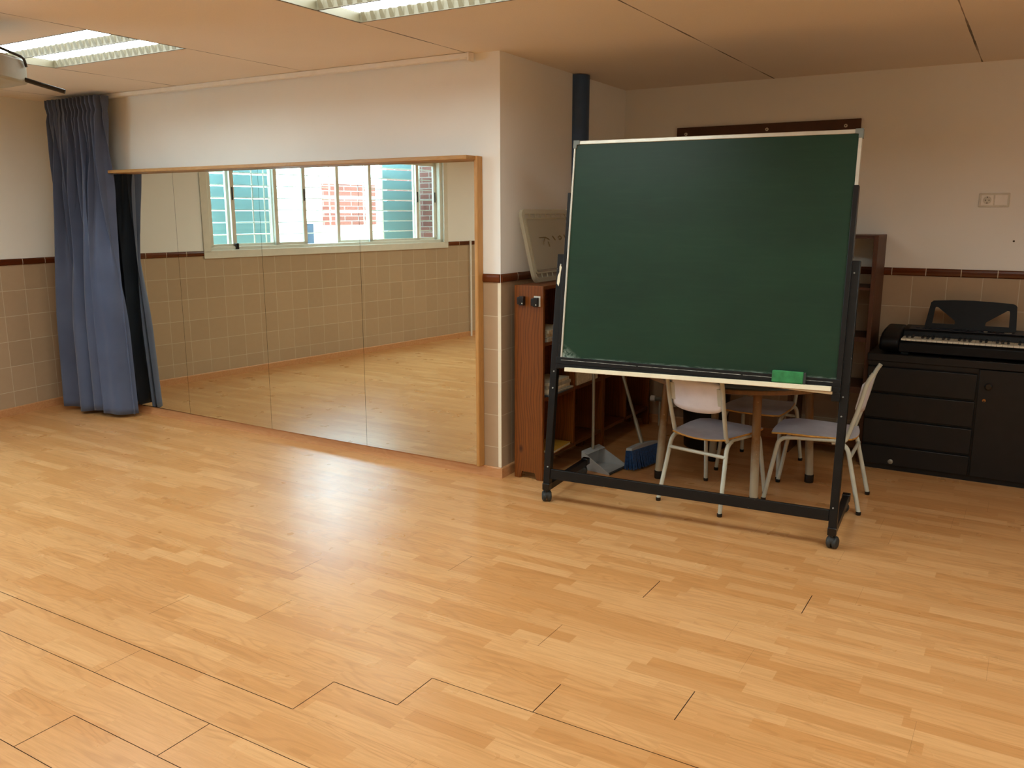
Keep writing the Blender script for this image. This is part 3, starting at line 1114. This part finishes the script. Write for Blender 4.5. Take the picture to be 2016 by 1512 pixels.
def caster(x, y, ang):
    T = Matrix.Translation((x, y, 0)) @ Matrix.Rotation(ang, 4, 'Z')
    c = MB()
    c.box(-.020, .020, -.020, .020, .072, .110, Matrix.Translation((x, y, 0)))
    c.tube([(x, y, .058), (x, y, .075)], .009, 10)
    c.build('caster', M['blackplastic'], BO, bevel=.004)
    par = BO.children[-1] if False else bpy.data.objects[c_name()]
    for s in (-1, 1):
        wv = MB()
        R = Matrix.Translation((x, y, 0)) @ Matrix.Rotation(ang, 4, 'Z') @ Matrix.Translation((0, .018, .0305)) @ Matrix.Rotation(pi / 2, 4, 'Y')
        pr = [(.010, s * .004), (.029, s * .004), (.0305, s * .010), (.029, s * .020), (.020, s * .026), (.008, s * .027)]
        if s < 0:
            pr = pr[::-1]
        wv.lathe(pr, 24, R)
        wv.build('wheel', M['rubber'], par)
    hd = MB()
    R = Matrix.Translation((x, y, 0)) @ Matrix.Rotation(ang, 4, 'Z') @ Matrix.Translation((0, .012, .040)) @ Matrix.Rotation(pi / 2, 4, 'Y')
    hd.lathe([(.004, -.012), (.022, -.011), (.024, 0), (.022, .011), (.004, .012)], 20, R)
    hd.build('hood', M['rubber'], par)


def c_name():
    return [o.name for o in bpy.data.objects if o.name.startswith('caster')][-1]


caster(0.0, -.005, .5)
caster(W, -.005, -.15)
caster(0.0, .54, 1.9)
caster(W, .54, 1.2)
# the board itself
S0, S1, T0, T1 = .039, 1.452, .690, 1.832
m = MB().box(S0 + .004, S1 - .004, -.022, -.006, T0, T1 - .004, TB)
m.build('writing_surface', M['board'], BO)
e = .0155
m = MB()
m.box(S0, S1, -.028, -.002, T1 - e, T1 + .003, TB)
m.box(S0, S0 + .010, -.028, -.002, T0, T1, TB)
m.box(S1 - e, S1, -.028, -.002, T0, T1, TB)
m.build('edge_trim', M['alu'], BO, bevel=.002)
for (a, b) in ((S0 - .004, 1), (S1 + .004, -1)):
    m = MB()
    pts = [(a, T1 + .006), (a + b * .036, T1 + .006), (a + b * .036, T1 - .0165), (a + b * .020, T1 - .0175), (a + b * .020, T1 - .036), (a, T1 - .036)]
    if b < 0:
        pts = pts[::-1]
    m.prism(pts, -.031, .001, 'y', TB)
    m.build('corner_cap', M['corner'], BO, bevel=.002)
m = MB()
m.box(.020, .037, -.026, .012, .635, 1.567, TB)
m.build('side_channel', M['black'], BO, bevel=.002)
m = MB()
m.box(1.434, 1.457, -.035, .012, .635, 1.585, TB)
m.build('side_channel', M['black'], BO, bevel=.002)
m = MB()
m.box(.020, 1.457, -.040, -.004, .664, .700, TB)
m.box(.020, 1.457, -.038, .012, .640, .664, TB)
m.box(1.420, 1.457, -.0385, .010, .598, .6405, TB)
m.build('bottom_rail', M['black'], BO, bevel=.002)
m = MB()
m.box(.05, .47, -.0412, -.0398, .6840, .6862, TB)
m.box(.48, 1.00, -.0412, -.0398, .6840, .6862, TB)
m.box(1.01, 1.42, -.0412, -.0398, .6840, .6862, TB)
m.build('scuffed_edge', M['chalkline'], BO, smooth=0)
m = MB().prism([(.085, .627), (1.418, .6435), (1.418, .6665), (.085, .6485)], -.070, -.0405, 'y', TB)
m.build('chalk_tray', M['cream'], BO, bevel=.002)
m = MB()
m.prism([(1.16, .6395), (1.424, .6425), (1.424, .630)], -.066, -.0405, 'y', TB)
m.build('tray_batten', M['rawwood'], BO)
for sx in (.004, W - .004):
    for tt in (.10, .62, .53, 1.19):
        MB().tube([TB @ Vector((sx, -.0195, tt)), TB @ Vector((sx, -.024, tt))], .0038, 8).build('bolt', M['chalkline'], BO)
m = MB()
m.prism([(-.012, 1.09), (-.002, 1.075), (.004, 1.10), (.006, 1.15), (.010, 1.175), (.002, 1.195), (-.003, 1.18), (-.002, 1.15), (-.010, 1.13)], -.0197, -.0188, 'y', TB)
m.build('paint_smear', M['cream'], BO, smooth=0)
# eraser on the tray
er = thing('board_eraser', 'green felt eraser on the chalk tray, right end', 'eraser', (0, 0, 0))
er.matrix_world = BO.matrix_basis if False else Matrix.Translation((4.674, -.242, 0)) @ Matrix.Rotation(.066, 4, 'Z')
MB().box(1.150, 1.293, -.068, -.0425, .6650, .722, TB).build('felt_pad', M['felt'], er, bevel=.006, seg=3)
MB().box(1.293, 1.304, -.066, -.0425, .6655, .720, TB).build('end_block', M['rubber'], er, bevel=.002)

# ------------------------------------------------------------------ brown board, socket, pipe on the alcove walls
bb = thing('wall_batten', 'long brown wooden board screwed to the wall behind the chalkboard', 'wall board')
MB().box(4.59, 5.806, YB - .02, YB - .0005, 2.036, 2.135).build('plank', M['brownboard'], bb, bevel=.002)
for x, z in ((4.657, 2.090), (5.218, 2.096), (5.716, 2.094)):
    o = MB().lathe([(.011, 0), (.011, .002), (.008, .004)], 16, Matrix.Translation((x, YB - .0202, z)) @ Matrix.Rotation(pi / 2, 4, 'X')).build('washer', M['whiteplate'], bb)
    MB().lathe([(.0045, 0), (.004, .0055)], 10, Matrix.Translation((x, YB - .0202, z)) @ Matrix.Rotation(pi / 2, 4, 'X')).build('screw', M['rubber'], o)
so = thing('wall_socket', 'white double wall plate with one socket and one blank cover', 'socket')
MB().box(6.505, 6.667, YB - .010, YB - .0005, 1.583, 1.665).build('plate', M['whiteplate'], so, bevel=.004)
MB().box(6.517, 6.583, YB - .013, YB - .010, 1.594, 1.654).build('socket_cover', M['pvc'], so, bevel=.0015)
Tm = Matrix.Translation((6.550, YB - .0132, 1.624)) @ Matrix.Rotation(pi / 2, 4, 'X')
MB().lathe([(.0225, 0), (.0225, .0012), (.020, .0014), (.0195, .0004)], 24, Tm).build('socket_well', M['whiteplate'], so)
for dx, dz in ((-.0095, 0), (.0095, 0), (0, .0175), (0, -.0165)):
    MB().lathe([(.0032, .0012), (.003, .0022)], 10, Matrix.Translation((6.550 + dx, YB - .0132, 1.624 + dz)) @ Matrix.Rotation(pi / 2, 4, 'X')).build('contact_hole', M['scuff'], so)
MB().box(6.589, 6.657, YB - .013, YB - .010, 1.594, 1.654).build('blank_cover', M['pvc'], so, bevel=.0015)
o = MB().lathe([(.006, 0), (.005, .002)], 10, Matrix.Translation((6.711, YB - .0004, 1.384)) @ Matrix.Rotation(pi / 2, 4, 'X')).build('wall_plug', M['scuff'])
tag(o, 'small dark wall plug hole below the wall socket', 'wall plug')
# blue half-round pipe on the return wall
m = MB()
pc = Vector((XC, 0, 0)) + dA * .985
n = 20
poly = [(pc + nA * (.0765 * sin(pi * k / n)) + dA * (-.0765 * cos(pi * k / n))) for k in range(n + 1)]
m.prism([(p.x + .0006, p.y) for p in poly], 1.150, H - .004, 'z')
tag(m.build('drain_pipe', M['bluepipe']), 'blue painted pipe running up the return wall to the ceiling', 'pipe')

# ------------------------------------------------------------------ bookcases along the return wall
BX0, BX1 = 4.284, 4.474
BH = 1.147


def bookcase(name, label, y0, y1, ydiv, front_visible):
    t = thing(name, label, 'bookcase', (0, 0, 0), 0, 'pine bookcases along the return wall')
    th = .021

    def side(ya, yb):
        d = BX1 - BX0
        poly = [(BX0, 0), (BX0 + .2 * d, 0), (BX0 + .27 * d, .042), (BX0 + .72 * d, .042), (BX0 + .79 * d, 0), (BX1, 0), (BX1, BH), (BX0, BH)]
        return MB().prism(poly, ya, yb, 'y')
    side(y0, y0 + th).build('side_panel', M['pine'], t, bevel=.002)
    side(y1 - th, y1).build('side_panel', M['pine'], t, bevel=.002)
    MB().box(BX0, BX1 - .004, y0 + th, y1 - th, BH - .021, BH - .001).build('top_board', M['pine_y'], t, bevel=.001)
    MB().box(BX0, BX1 - .004, ydiv - th / 2, ydiv + th / 2, .142, BH - .022).build('divider', M['pine'], t, bevel=.001)
    for z in (.12, .475, .80):
        for a, b in ((y0 + th, ydiv - th / 2), (ydiv + th / 2, y1 - th)):
            MB().box(BX0, BX1 - .004, a + .0005, b - .0005, z, z + .02).build('shelf', M['pine_y'], t, bevel=.001)
    MB().box(BX0, BX0 + .006, y0 + th, y1 - th, .12, BH - .022).build('back_panel', M['pine_y'], t)
    return t


b1 = bookcase('bookcase', 'reddish pine bookcase with two black catches on its end panel', .060, .886, .470, True)
b2 = bookcase('bookcase', 'reddish pine bookcase further into the alcove, behind the broom', .890, 1.70, 1.270, False)
for x, z, plate in ((4.327, 1.060, False), (4.418, 1.056, True)):
    if plate:
        MB().box(x - .004, x + .038, .0575, .0598, z - .026, z + .034).build('catch_plate', M['whiteplate'], b1)
    k = MB()
    k.box(x, x + .030, .034, .0572 if plate else .0598, z - .026, z + .026)
    k.box(x - .016, x + .004, .040, .0572 if plate else .0598, z - .022, z + .020)
    k.build('catch', M['hook'], b1, bevel=.003)
    MB().tube([(x + .022, .033, z - .014), (x + .022, .0345, z - .014)], .0035, 8).build('catch_screw', M['whiteplate'], b1)


def stack(items, x0, y0, z, group, cat='book'):
    """items: (name, label, depth, length, thickness, material, dx, dy, rz)"""
    for nm, lab, dx_, dy_, th, mat, ox, oy, rz in items:
        t = thing(nm, lab, cat, (x0 + ox, y0 + oy, z), rz, group)
        if 'magazine' in nm or 'sheet' in nm:
            MB().box(-dx_ / 2, dx_ / 2, -dy_ / 2, dy_ / 2, 0, th).build('pages', mat, t, bevel=.0008)
        else:
            MB().box(-dx_ / 2 + .003, dx_ / 2 - .003, -dy_ / 2 + .003, dy_ / 2 - .003, .002, th - .002).build('pages', M['paper3'], t)
            m = MB()
            m.box(-dx_ / 2, dx_ / 2, -dy_ / 2, dy_ / 2, 0, .002)
            m.box(-dx_ / 2, dx_ / 2, -dy_ / 2, dy_ / 2, th - .002, th)
            m.box(-dx_ / 2, -dx_ / 2 + .003, -dy_ / 2, dy_ / 2, .002, th - .002)
            m.build('cover', mat, t)
        z += th + .0003


bx = (BX0 + BX1) / 2 + .012
stack([('magazine', 'dull blue magazine at the bottom of the middle-shelf stack', .17, .30, .008, M['bluecover'], .008, 0, .02),
       ('magazine', 'grey magazine second from the bottom of the middle-shelf stack', .17, .30, .009, M['paper2'], .006, .005, -.03),
       ('magazine', 'cream magazine in the middle of the middle-shelf stack', .16, .29, .022, M['paper3'], 0, -.005, .03),
       ('magazine', 'greyish magazine second from the top of the middle-shelf stack', .16, .28, .020, M['paper2'], -.004, .004, -.05),
       ('magazine', 'old cream magazine on top of the middle-shelf stack', .155, .27, .018, M['paper1'], .002, -.004, .04)],
      bx - .006, .285, .4955, 'magazines on the middle shelf')
stack([('magazine', 'grey magazine at the bottom of the upper-shelf stack', .16, .29, .022, M['paper2'], .004, 0, .02),
       ('magazine', 'cream magazine in the middle of the upper-shelf stack', .16, .28, .024, M['paper3'], -.002, .006, -.03),
       ('magazine', 'old cream magazine on top of the upper-shelf stack', .155, .27, .020, M['paper1'], .003, -.002, .04)],
      bx - .006, .265, .8205, 'magazines on the upper shelf')
stack([('picture_book', 'thin yellow book lying flat on the bottom shelf', .17, .26, .016, M['yellow'], 0, 0, .06)], bx - .002, .30, .1405, None)
t = thing('document_box', 'plain white box on the middle shelf of the nearer bookcase', 'box', (bx - .006, .665, .4955))
MB().box(-.08, .08, -.15, .15, 0, .13).build('body', M['paper3'], t, bevel=.003)
MB().box(-.083, .083, -.153, .153, .105, .135).build('lid', M['paper2'], t, bevel=.003)
stack([('magazine', 'cream magazine lying lower on the further bookcase middle shelf', .16, .26, .03, M['paper3'], 0, 0, .03),
       ('magazine', 'grey magazine lying on top on the further bookcase middle shelf', .155, .25, .025, M['paper2'], 0, .01, -.04)],
      bx - .006, 1.075, .4955, 'magazines on the further bookcase')

# ------------------------------------------------------------------ translucent lid leaning on the bookcase
LY0, LLEN, LHT = .165, .60, .430
lean = math.atan2(.104, .418)
Tl = Matrix.Translation((4.350, LY0, BH + .006)) @ Matrix(((0, -sin(lean), cos(lean), 0), (1, 0, 0, 0), (0, cos(lean), sin(lean), 0), (0, 0, 0, 1)))
# local: x along the wall, y up the lid, z out to the room
ld = thing('storage_box_lid', 'translucent plastic storage box lid leaning on the wall above the bookcase', 'lid')
outer = rrect(LLEN, LHT, .045, 6, LLEN / 2, LHT / 2)
inner = rrect(LLEN - .05, LHT - .05, .03, 6, LLEN / 2, LHT / 2)
inner2 = rrect(LLEN - .09, LHT - .10, .022, 6, LLEN / 2, LHT / 2)


def ringmesh(o_, i_, z0, z1):
    n = len(o_)
    vs = [(*p, z0) for p in o_] + [(*p, z1) for p in o_] + [(*p, z1) for p in i_] + [(*p, z0) for p in i_]
    fs = []
    for k in range(n):
        q = (k + 1) % n
        for a, b in ((0, 1), (1, 2), (2, 3), (3, 0)):
            fs.append((a * n + k, a * n + q, b * n + q, b * n + k))
    return vs, fs


v1, f1 = ringmesh(outer, inner, -.006, .016)
MB().add(v1, f1, Tl).build('rim', M['lidrim'], ld, smooth=50)
m = MB()
m.prism(inner, .002, .0045, 'z', Tl)
m.build('panel', M['lid'], ld)
v2, f2 = ringmesh(inner2, rrect(LLEN - .104, LHT - .114, .02, 6, LLEN / 2, LHT / 2), .0046, .010)
m = MB().add(v2, f2, Tl)
for k in range(9):
    x = .04 + k * .065
    m.box(x - .002, x + .002, .026, .048, .0046, .010, Tl)
    m.box(x - .002, x + .002, LHT - .048, LHT - .026, .0046, .010, Tl)
m.build('rib', M['lidrim'], ld)


def stroke(pts):
    MB().tube([Tl @ Vector((p[0], p[1], .0056)) for p in pts], .0034, 6).build('marker_writing', M['marker'], ld)


stroke([(.17, .262), (.245, .262), (.285, .248)])
stroke([(.245, .262), (.21, .235), (.205, .22)])
stroke([(.268, .235), (.275, .205)])
stroke([(.335, .268), (.362, .243)])
stroke([(.405, .258), (.43, .268), (.45, .256), (.432, .244), (.41, .248)])
stroke([(.485, .272), (.502, .248)])

# ------------------------------------------------------------------ open shelf on the back wall, behind the chalkboard
sh = thing('open_shelf', 'reddish open wooden shelf unit against the back wall, left of the dark cabinet', 'shelf unit')
SX0, SX1, SY0, SY1, SH = 5.535, 6.012, 1.44, YB - .016, 1.418
for a, b in ((SX0, SX0 + .026), (SX1 - .026, SX1)):
    MB().box(a, b, SY0, SY1, 0, SH).build('side_panel', M['redwood'], sh, bevel=.002)
for z, th in ((SH - .02, .019), (1.085, .016), (.765, .03), (.44, .04), (.135, .03)):
    MB().box(SX0 + .0265, SX1 - .0265, SY0 + .004, SY1, z, z + th).build('shelf', M['redwood_x'], sh, bevel=.001)

# ------------------------------------------------------------------ dark cabinet with drawers and door
cb = thing('dark_cabinet', 'black-stained wooden cabinet with four drawers and a door under the keyboard', 'cabinet')
CX0, CX1, CY0, CY1 = 6.026, 7.36, 1.332, YB - .016
MB().box(CX0, CX1, CY0 + .02, CY1, .035, .676).build('body', M['darkcab'], cb)
MB().box(CX0 - .006, CX1 + .006, CY0 - .012, CY1 + .002, .6765, .722).build('top', M['darkcab'], cb, bevel=.004)
MB().box(CX0 + .01, CX1 - .01, CY0 + .03, CY1, 0, .0345).build('plinth', M['darkcab'], cb)
MB().box(CX0, CX0 + .592, CY0, CY0 + .0195, .652, .676).build('fascia', M['darkcab'], cb)
for z0, z1 in ((.490, .640), (.328, .478), (.165, .316), (.037, .153)):
    MB().box(CX0, CX0 + .588, CY0, CY0 + .0195, z0, z1).build('drawer', M['darkcab'], cb, bevel=.004)
dr = MB().box(CX0 + .598, CX1 - .002, CY0, CY0 + .0195, .037, .672).build('door', M['darkcab'], cb, bevel=.003)
T_ = Matrix.Translation((6.675, CY0 - .0005, .578)) @ Matrix.Rotation(pi / 2, 4, 'X')
MB().lathe([(.010, 0), (.010, .006), (.019, .012), (.020, .018), (.014, .023)], 20, T_).build('knob', M['blackplastic'], dr)
T_ = Matrix.Translation((6.660, CY0 - .0005, .494)) @ Matrix.Rotation(pi / 2, 4, 'X')
MB().lathe([(.010, 0), (.009, .002)], 16, T_).build('escutcheon', M['brass'], dr)
T_ = Matrix.Translation((6.660, CY0 - .0027, .490)) @ Matrix.Rotation(pi / 2, 4, 'X')
MB().lathe([(.004, 0), (.0035, .001)], 10, T_).build('keyhole', M['scuff'], dr)
T_ = Matrix.Translation((6.197, CY0 - .0005, .062)) @ Matrix.Rotation(pi / 2, 4, 'X')
MB().lathe([(.014, 0), (.015, .008), (.010, .012)], 16, T_).build('floor_knob', M['metalgrey'], cb)

# ------------------------------------------------------------------ electronic keyboard
kb = thing('electronic_keyboard', 'black electronic keyboard with music stand on the dark cabinet', 'keyboard')
KX0, KX1 = 6.075, 7.33
KZ = .7225
prof = [(1.352, KZ + .014), (1.352, KZ + .066), (1.366, KZ + .078), (1.502, KZ + .082), (1.515, KZ + .125), (1.54, KZ + .135), (1.69, KZ + .142), (1.715, KZ + .130), (1.72, KZ + .02), (1.70, KZ + .012)]
MB().prism(prof, KX0 + .11, KX1 - .11, 'x').build('body', M['kbody'], kb, bevel=.004)
profe = [(1.352, KZ + .014), (1.345, KZ + .03), (1.345, KZ + .070), (1.36, KZ + .096), (1.42, KZ + .118), (1.52, KZ + .132), (1.69, KZ + .140), (1.715, KZ + .128), (1.72, KZ + .02), (1.70, KZ + .012)]
MB().prism(profe, KX0, KX0 + .1095, 'x').build('speaker_end', M['kbody'], kb, bevel=.018, seg=4)
MB().prism(profe, KX1 - .1095, KX1, 'x').build('speaker_end', M['kbody'], kb, bevel=.018, seg=4)
for x in (KX0 + .14, KX1 - .14):
    MB().box(x - .02, x + .02, 1.38, 1.68, KZ, KZ + .0125).build('foot', M['rubber'], kb)
KS = .0278
kx = 6.192
WK, BKx = [], []
for i in range(36):
    x = kx + i * KS
    MB().box(x + .0005, x + KS - .0009, 1.358, 1.500, KZ + .0825, KZ + .0935).build('white_key', M['kwhite'], kb, bevel=.0012)
    if i % 7 in (0, 1, 3, 4, 5) and i < 35:
        MB().box(x + KS - .0068, x + KS + .0068, 1.408, 1.500, KZ + .094, KZ + .104).build('black_key', M['kblack'], kb, bevel=.0015)
# control panel, display and music stand
MB().prism([(1.525, KZ + .1335), (1.525, KZ + .1365), (1.655, KZ + .1435), (1.655, KZ + .1405)], 6.215, 7.16, 'x').build('control_panel', M['kpanel'], kb)
MB().lathe([(.030, 0), (.028, .003)], 20, Matrix.Translation((6.67, 1.575, KZ + .1395))).build('dial', M['kblack'], kb)
for k in range(11):
    x = 6.25 + k * .036
    MB().box(x, x + .022, 1.56, 1.572, KZ + .1390, KZ + .1425).build('panel_button', M['kpanel'], kb)
for (x, y) in ((6.615, 1.55), (6.615, 1.57), (6.72, 1.545), (6.74, 1.555), (6.85, 1.55)):
    MB().box(x, x + .018, y, y + .005, KZ + .1384, KZ + .1418).build('panel_button', M['metalgrey'], kb)


def stand_mesh():
    bm = bmesh.new()

    def loop(pts):
        vv = [bm.verts.new((p[0], 0, p[1])) for p in pts]
        return [bm.edges.new((vv[i], vv[(i + 1) % len(vv)])) for i in range(len(vv))]
    out = [(0.004, 0), (.478, 0), (.486, .008), (.478, .150), (.470, .160), (.455, .166), (.35, .172), (.25, .175), (.15, .174), (.06, .168), (.035, .166), (.022, .155), (0, .01)]
    h1 = [(.040, .028), (.160, .028), (.163, .034), (.160, .050), (.062, .128), (.052, .128), (.048, .120)]
    h2 = [(.447, .028), (.327, .028), (.324, .034), (.327, .050), (.430, .124), (.440, .124), (.444, .116)]
    es = loop(out) + loop(h1) + loop(h2)
    r = bmesh.ops.triangle_fill(bm, edges=es, use_beauty=True, use_dissolve=False)
    fs = [f for f in r['geom'] if isinstance(f, bmesh.types.BMFace)]
    ex = bmesh.ops.extrude_face_region(bm, geom=fs)
    for v in [g for g in ex['geom'] if isinstance(g, bmesh.types.BMVert)]:
        v.co.y += .006
    bmesh.ops.recalc_face_normals(bm, faces=bm.faces)
    me = bpy.data.meshes.new('music_stand')
    bm.to_mesh(me)
    bm.free()
    me.materials.append(M['kbody'])
    return me


ms = bpy.data.objects.new('music_stand', stand_mesh())
COL.objects.link(ms)
ms.parent = kb
ms.location = (6.292, 1.585, KZ + .142)
ms.rotation_euler = (-.22, 0, 0)

# ------------------------------------------------------------------ round table
tb = thing('round_table', 'low round children\'s table with worn wooden legs behind the chalkboard', 'table', (5.447, .68, 0))
MB().lathe([(.545, .650), (.548, .653), (.545, .6585)], 64).build('table_top', M['teal'], tb)
MB().lathe([(.548, .6265), (.555, .630), (.556, .640), (.555, .649), (.549, .6525)], 64).build('edge_band', M['tableedge'], tb)
for (fx, fy) in ((5.658, .275), (5.822, .855), (5.036, .478), (5.193, .996)):
    fx, fy = fx - 5.447, fy - .68
    d = Vector((fx, fy, 0)).normalized()
    tp = Vector((fx, fy, 0)) - d * .035
    lg = MB().tube([(tp.x, tp.y, .626), (fx, fy, .045)], .023, 16).build('leg', M['tleg'], tb)
    MB().lathe([(.025, 0), (.0265, .004), (.0265, .046), (.0235, .048)], 16, Matrix.Translation((fx, fy, 0))).build('rubber_foot', M['blackplastic'], lg)
# flat cardboard portfolio on the table
pf = thing('cardboard_portfolio', 'flat pinkish cardboard folder lying on the round table', 'folder', (5.36, .47, .6595), .045)
MB().box(-.445, .43, -.225, .30, 0, .004).build('lower_cover', M['card'], pf)
MB().box(-.40, .43, -.222, .295, .0045, .016).build('sheets', M['paper2'], pf)
MB().prism([(-.445, -.205), (-.42, -.225), (.43, -.225), (.43, .30), (-.445, .30)], .0165, .0205, 'z').build('upper_cover', M['card'], pf)


# ------------------------------------------------------------------ school chairs
def make_chair(label):
    t = thing('school_chair', label, 'chair', (0, 0, 0), 0, 'children\'s chairs round the table')
    r = .0115
    for s in (-1, 1):
        rear = smooth_path([(s * .190, -.245, .012), (s * .168, -.165, .352), (s * .162, -.10, .378)], .05)
        front = smooth_path([(s * .162, .10, .368), (s * .166, .185, .358), (s * .188, .245, .012)], .06)
        for nm, pth, foot in (('rear', rear, rear[0]), ('front', front, front[-1])):
            lg = MB().tube(pth, r, 12).build('leg', M['tubegrey'], t)
            MB().lathe([(.0125, 0), (.0138, .003), (.0138, .017), (.0118, .019)], 14, Matrix.Translation((foot.x, foot.y, 0))).build('foot_cap', M['blackplastic'], lg)
        MB().tube([(s * .162, -.10, .378), (s * .162, .10, .368)], r, 12).build('seat_rail', M['tubegrey'], t)
        bp = smooth_path([(s * .150, -.085, .362), (s * .156, -.150, .372), (s * .163, -.205, .56), (s * .165, -.235, .70), (s * .160, -.262, .748)], .05)
        MB().tube(bp, r, 12).build('back_post', M['tubegrey'], t)
        MB().box(s * .143 - .016, s * .143 + .016, -.216, -.206, .572, .668, Matrix.Translation((0, -.21, .62)) @ Matrix.Rotation(.20, 4, 'X') @ Matrix.Translation((0, .21, -.62))).build('back_bracket', M['tubegrey'], t, bevel=.002)
    MB().tube([(-.172, -.182, .300), (.172, -.182, .300)], .0095, 12).build('cross_tube', M['tubegrey'], t)
    # seat: shaped plywood
    nu, nv = 14, 16
    vs, fs = [], []
    for j in range(nv + 1):
        q = j / nv
        y = -.175 + .40 * q
        hw = .158 + .030 * min(1, q * 1.8) - .020 * max(0, q - .85) / .15
        for i in range(nu + 1):
            u = -1 + 2 * i / nu
            yy = y - (.022 * (1 - u * u) if j == 0 else 0) * 1.0 + (.012 * (1 - u * u) if j == nv else 0)
            dz = .012 * (u * u) * (1 - q * .7) - .010 * max(0, q - .8) / .2
            vs.append((u * hw, yy, .388 - .010 * (1 - q) + dz))
    for j in range(nv):
        for i in range(nu):
            a = j * (nu + 1) + i
            fs.append((a, a + 1, a + nu + 2, a + nu + 1))
    MB().add([(p[0], p[1], p[2] + .0052) for p in vs], fs).build('seat_laminate', M['lilac_dark'], None, smooth=60)
    sl = bpy.data.objects[[o.name for o in bpy.data.objects if o.name.startswith('seat_laminate')][-1]]
    st = MB().add(vs, fs).build('seat', M['ply'], t, smooth=60, solid=.009)
    sl.parent = st
    sl.name = 'laminate'
    # curved backrest
    vs, fs = [], []
    nu, nv = 16, 8
    for j in range(nv + 1):
        q = j / nv
        for i in range(nu + 1):
            u = -1 + 2 * i / nu
            c = 1 - abs(u) ** 6 * .20
            z = .618 + (q - .5) * .165 * c - (.012 * (1 - u * u) if q < .2 else 0) * (1 - q / .2 if q < .2 else 0)
            y = -.214 - (z - .58) * .20 - .028 * (1 - u * u) + .004
            vs.append((u * .151, y + .016, z))
    for j in range(nv):
        for i in range(nu):
            a = j * (nu + 1) + i
            fs.append((a, a + 1, a + nu + 2, a + nu + 1))
    MB().add(vs, fs).build('backrest', M['lilac'], t, smooth=60, solid=.010)
    return t


ch = make_chair('grey-framed lilac chair with its back to the chalkboard, nearest the camera')
ch.location = (5.425, .290, 0)
ch.rotation_euler = (0, 0, radians(-12.5))
for lab, loc, rz in (('grey-framed lilac chair seen side-on, beside the dark cabinet', (5.918, .588, 0), radians(92.5)),
                     ('grey-framed lilac chair on the far side of the round table', (5.475, 1.050, 0), radians(178))):
    c = copy_tree(ch)
    c.location = loc
    c.rotation_euler = (0, 0, rz)
    c['label'] = lab

# ------------------------------------------------------------------ dustpan and broom
dp = thing('dustpan', 'grey long-handled dustpan standing beside the bookcase', 'dustpan', (4.570, .505, 0), radians(-6))
m = MB()
th = .003
vs = [(0, -.10, .002), (.205, -.112, .002), (.205, .112, .002), (0, .10, .002), (0, -.10, .115), (.205, -.112, .008), (.205, .112, .008), (0, .10, .115)]
m.add(vs, [(0, 3, 2, 1), (0, 1, 5, 4), (2, 3, 7, 6), (3, 0, 4, 7)])
m.add([(0, -.10, .115), (0, .10, .115), (.045, .10, .100), (.045, -.10, .100)], [(0, 1, 2, 3)])
pn = m.build('pan', M['greyplastic'], dp, smooth=0, solid=.004)
MB().box(.192, .211, -.111, .111, .0042, .009).build('rubber_lip', M['rubber'], pn)
MB().tube([(.018, 0, .105), (.014, .006, .30), (.004, .012, .80)], .0095, 12).build('handle', M['metalgrey'], dp)
br = thing('broom', 'broom with blue bristles leaning on the bookcase behind the chalkboard', 'broom', (0, 0, 0))
Tb = Matrix.Translation((4.868, .660, 0)) @ Matrix.Rotation(radians(76), 4, 'Z') @ Matrix.Rotation(radians(-8), 4, 'X')
m = MB()
rnd = random.Random(2)
for a in range(26):
    for b in range(5):
        x = -.135 + .27 * a / 25
        y = -.018 + .036 * b / 4
        sx_ = x * 1.1 + rnd.uniform(-.004, .004)
        sy_ = y * 2.0 + rnd.uniform(-.004, .004)
        m.tube([(x, y, .125), (sx_, sy_, .006 + rnd.uniform(0, .005))], [.0065, .0045], 5, Tb, 0, True)
m.box(-.135, .135, -.018, .018, .06, .124, Tb)
m.build('bristles', M['bluebr'], br, smooth=60)['kind'] = 'stuff'
m = MB()
m.prism([(-.14, .122), (.14, .122), (.135, .140), (.03, .150), (-.03, .150), (-.135, .140)], -.022, .022, 'y', Tb)
hd = m.build('broom_head', M['greyplastic'], br, bevel=.004)
b0 = Tb @ Vector((0, 0, .140))
b2_ = Vector((4.487, .86, .925))
MB().tube([b0, b0 + (b2_ - b0) * .18], [.014, .012], 12).build('socket', M['metalgrey'], br)
MB().tube([b0 + (b2_ - b0) * .1, b2_], .0100, 12).build('handle', M['metalgrey'], br)

# ------------------------------------------------------------------ radiator and bin in the dark alcove
ra = thing('radiator', 'cream column radiator on the back wall, behind the table', 'radiator', (0, 0, 0))
for k in range(9):
    x = 4.615 + k * .052
    MB().box(x, x + .040, 1.655, 1.745, .16, .66).build('column', M['radiator'], ra, bevel=.012, seg=3)
for z in (.20, .60):
    MB().tube([(4.60, 1.70, z), (5.07, 1.70, z)], .016, 12).build('header_pipe', M['radiator'], ra)
vz = MB()
vz.tube([(4.52, 1.70, .20), (4.60, 1.70, .20)], .017, 12)
vz.build('valve', M['metalgrey'], ra)
MB().tube([(4.485, 1.70, .20), (4.52, 1.70, .20)], .022, 14).build('valve_knob', M['pvc'], ra)
MB().tube([(4.555, 1.70, .185), (4.555, 1.70, 0.0)], .009, 10).build('supply_pipe', M['radiator'], ra)
for x in (4.72, 4.96):
    MB().box(x, x + .02, 1.745, YB - .0005, .3, .34).build('bracket', M['radiator'], ra)
bn = thing('waste_bin', 'black round waste bin in front of the radiator', 'bin', (5.03, 1.33, 0))
MB().lathe([(.135, 0), (.140, .006), (.160, .415), (.166, .418), (.166, .430), (.150, .430), (.132, .02)], 32).build('bucket', M['binblack'], bn)

print('objects', len(bpy.data.objects))
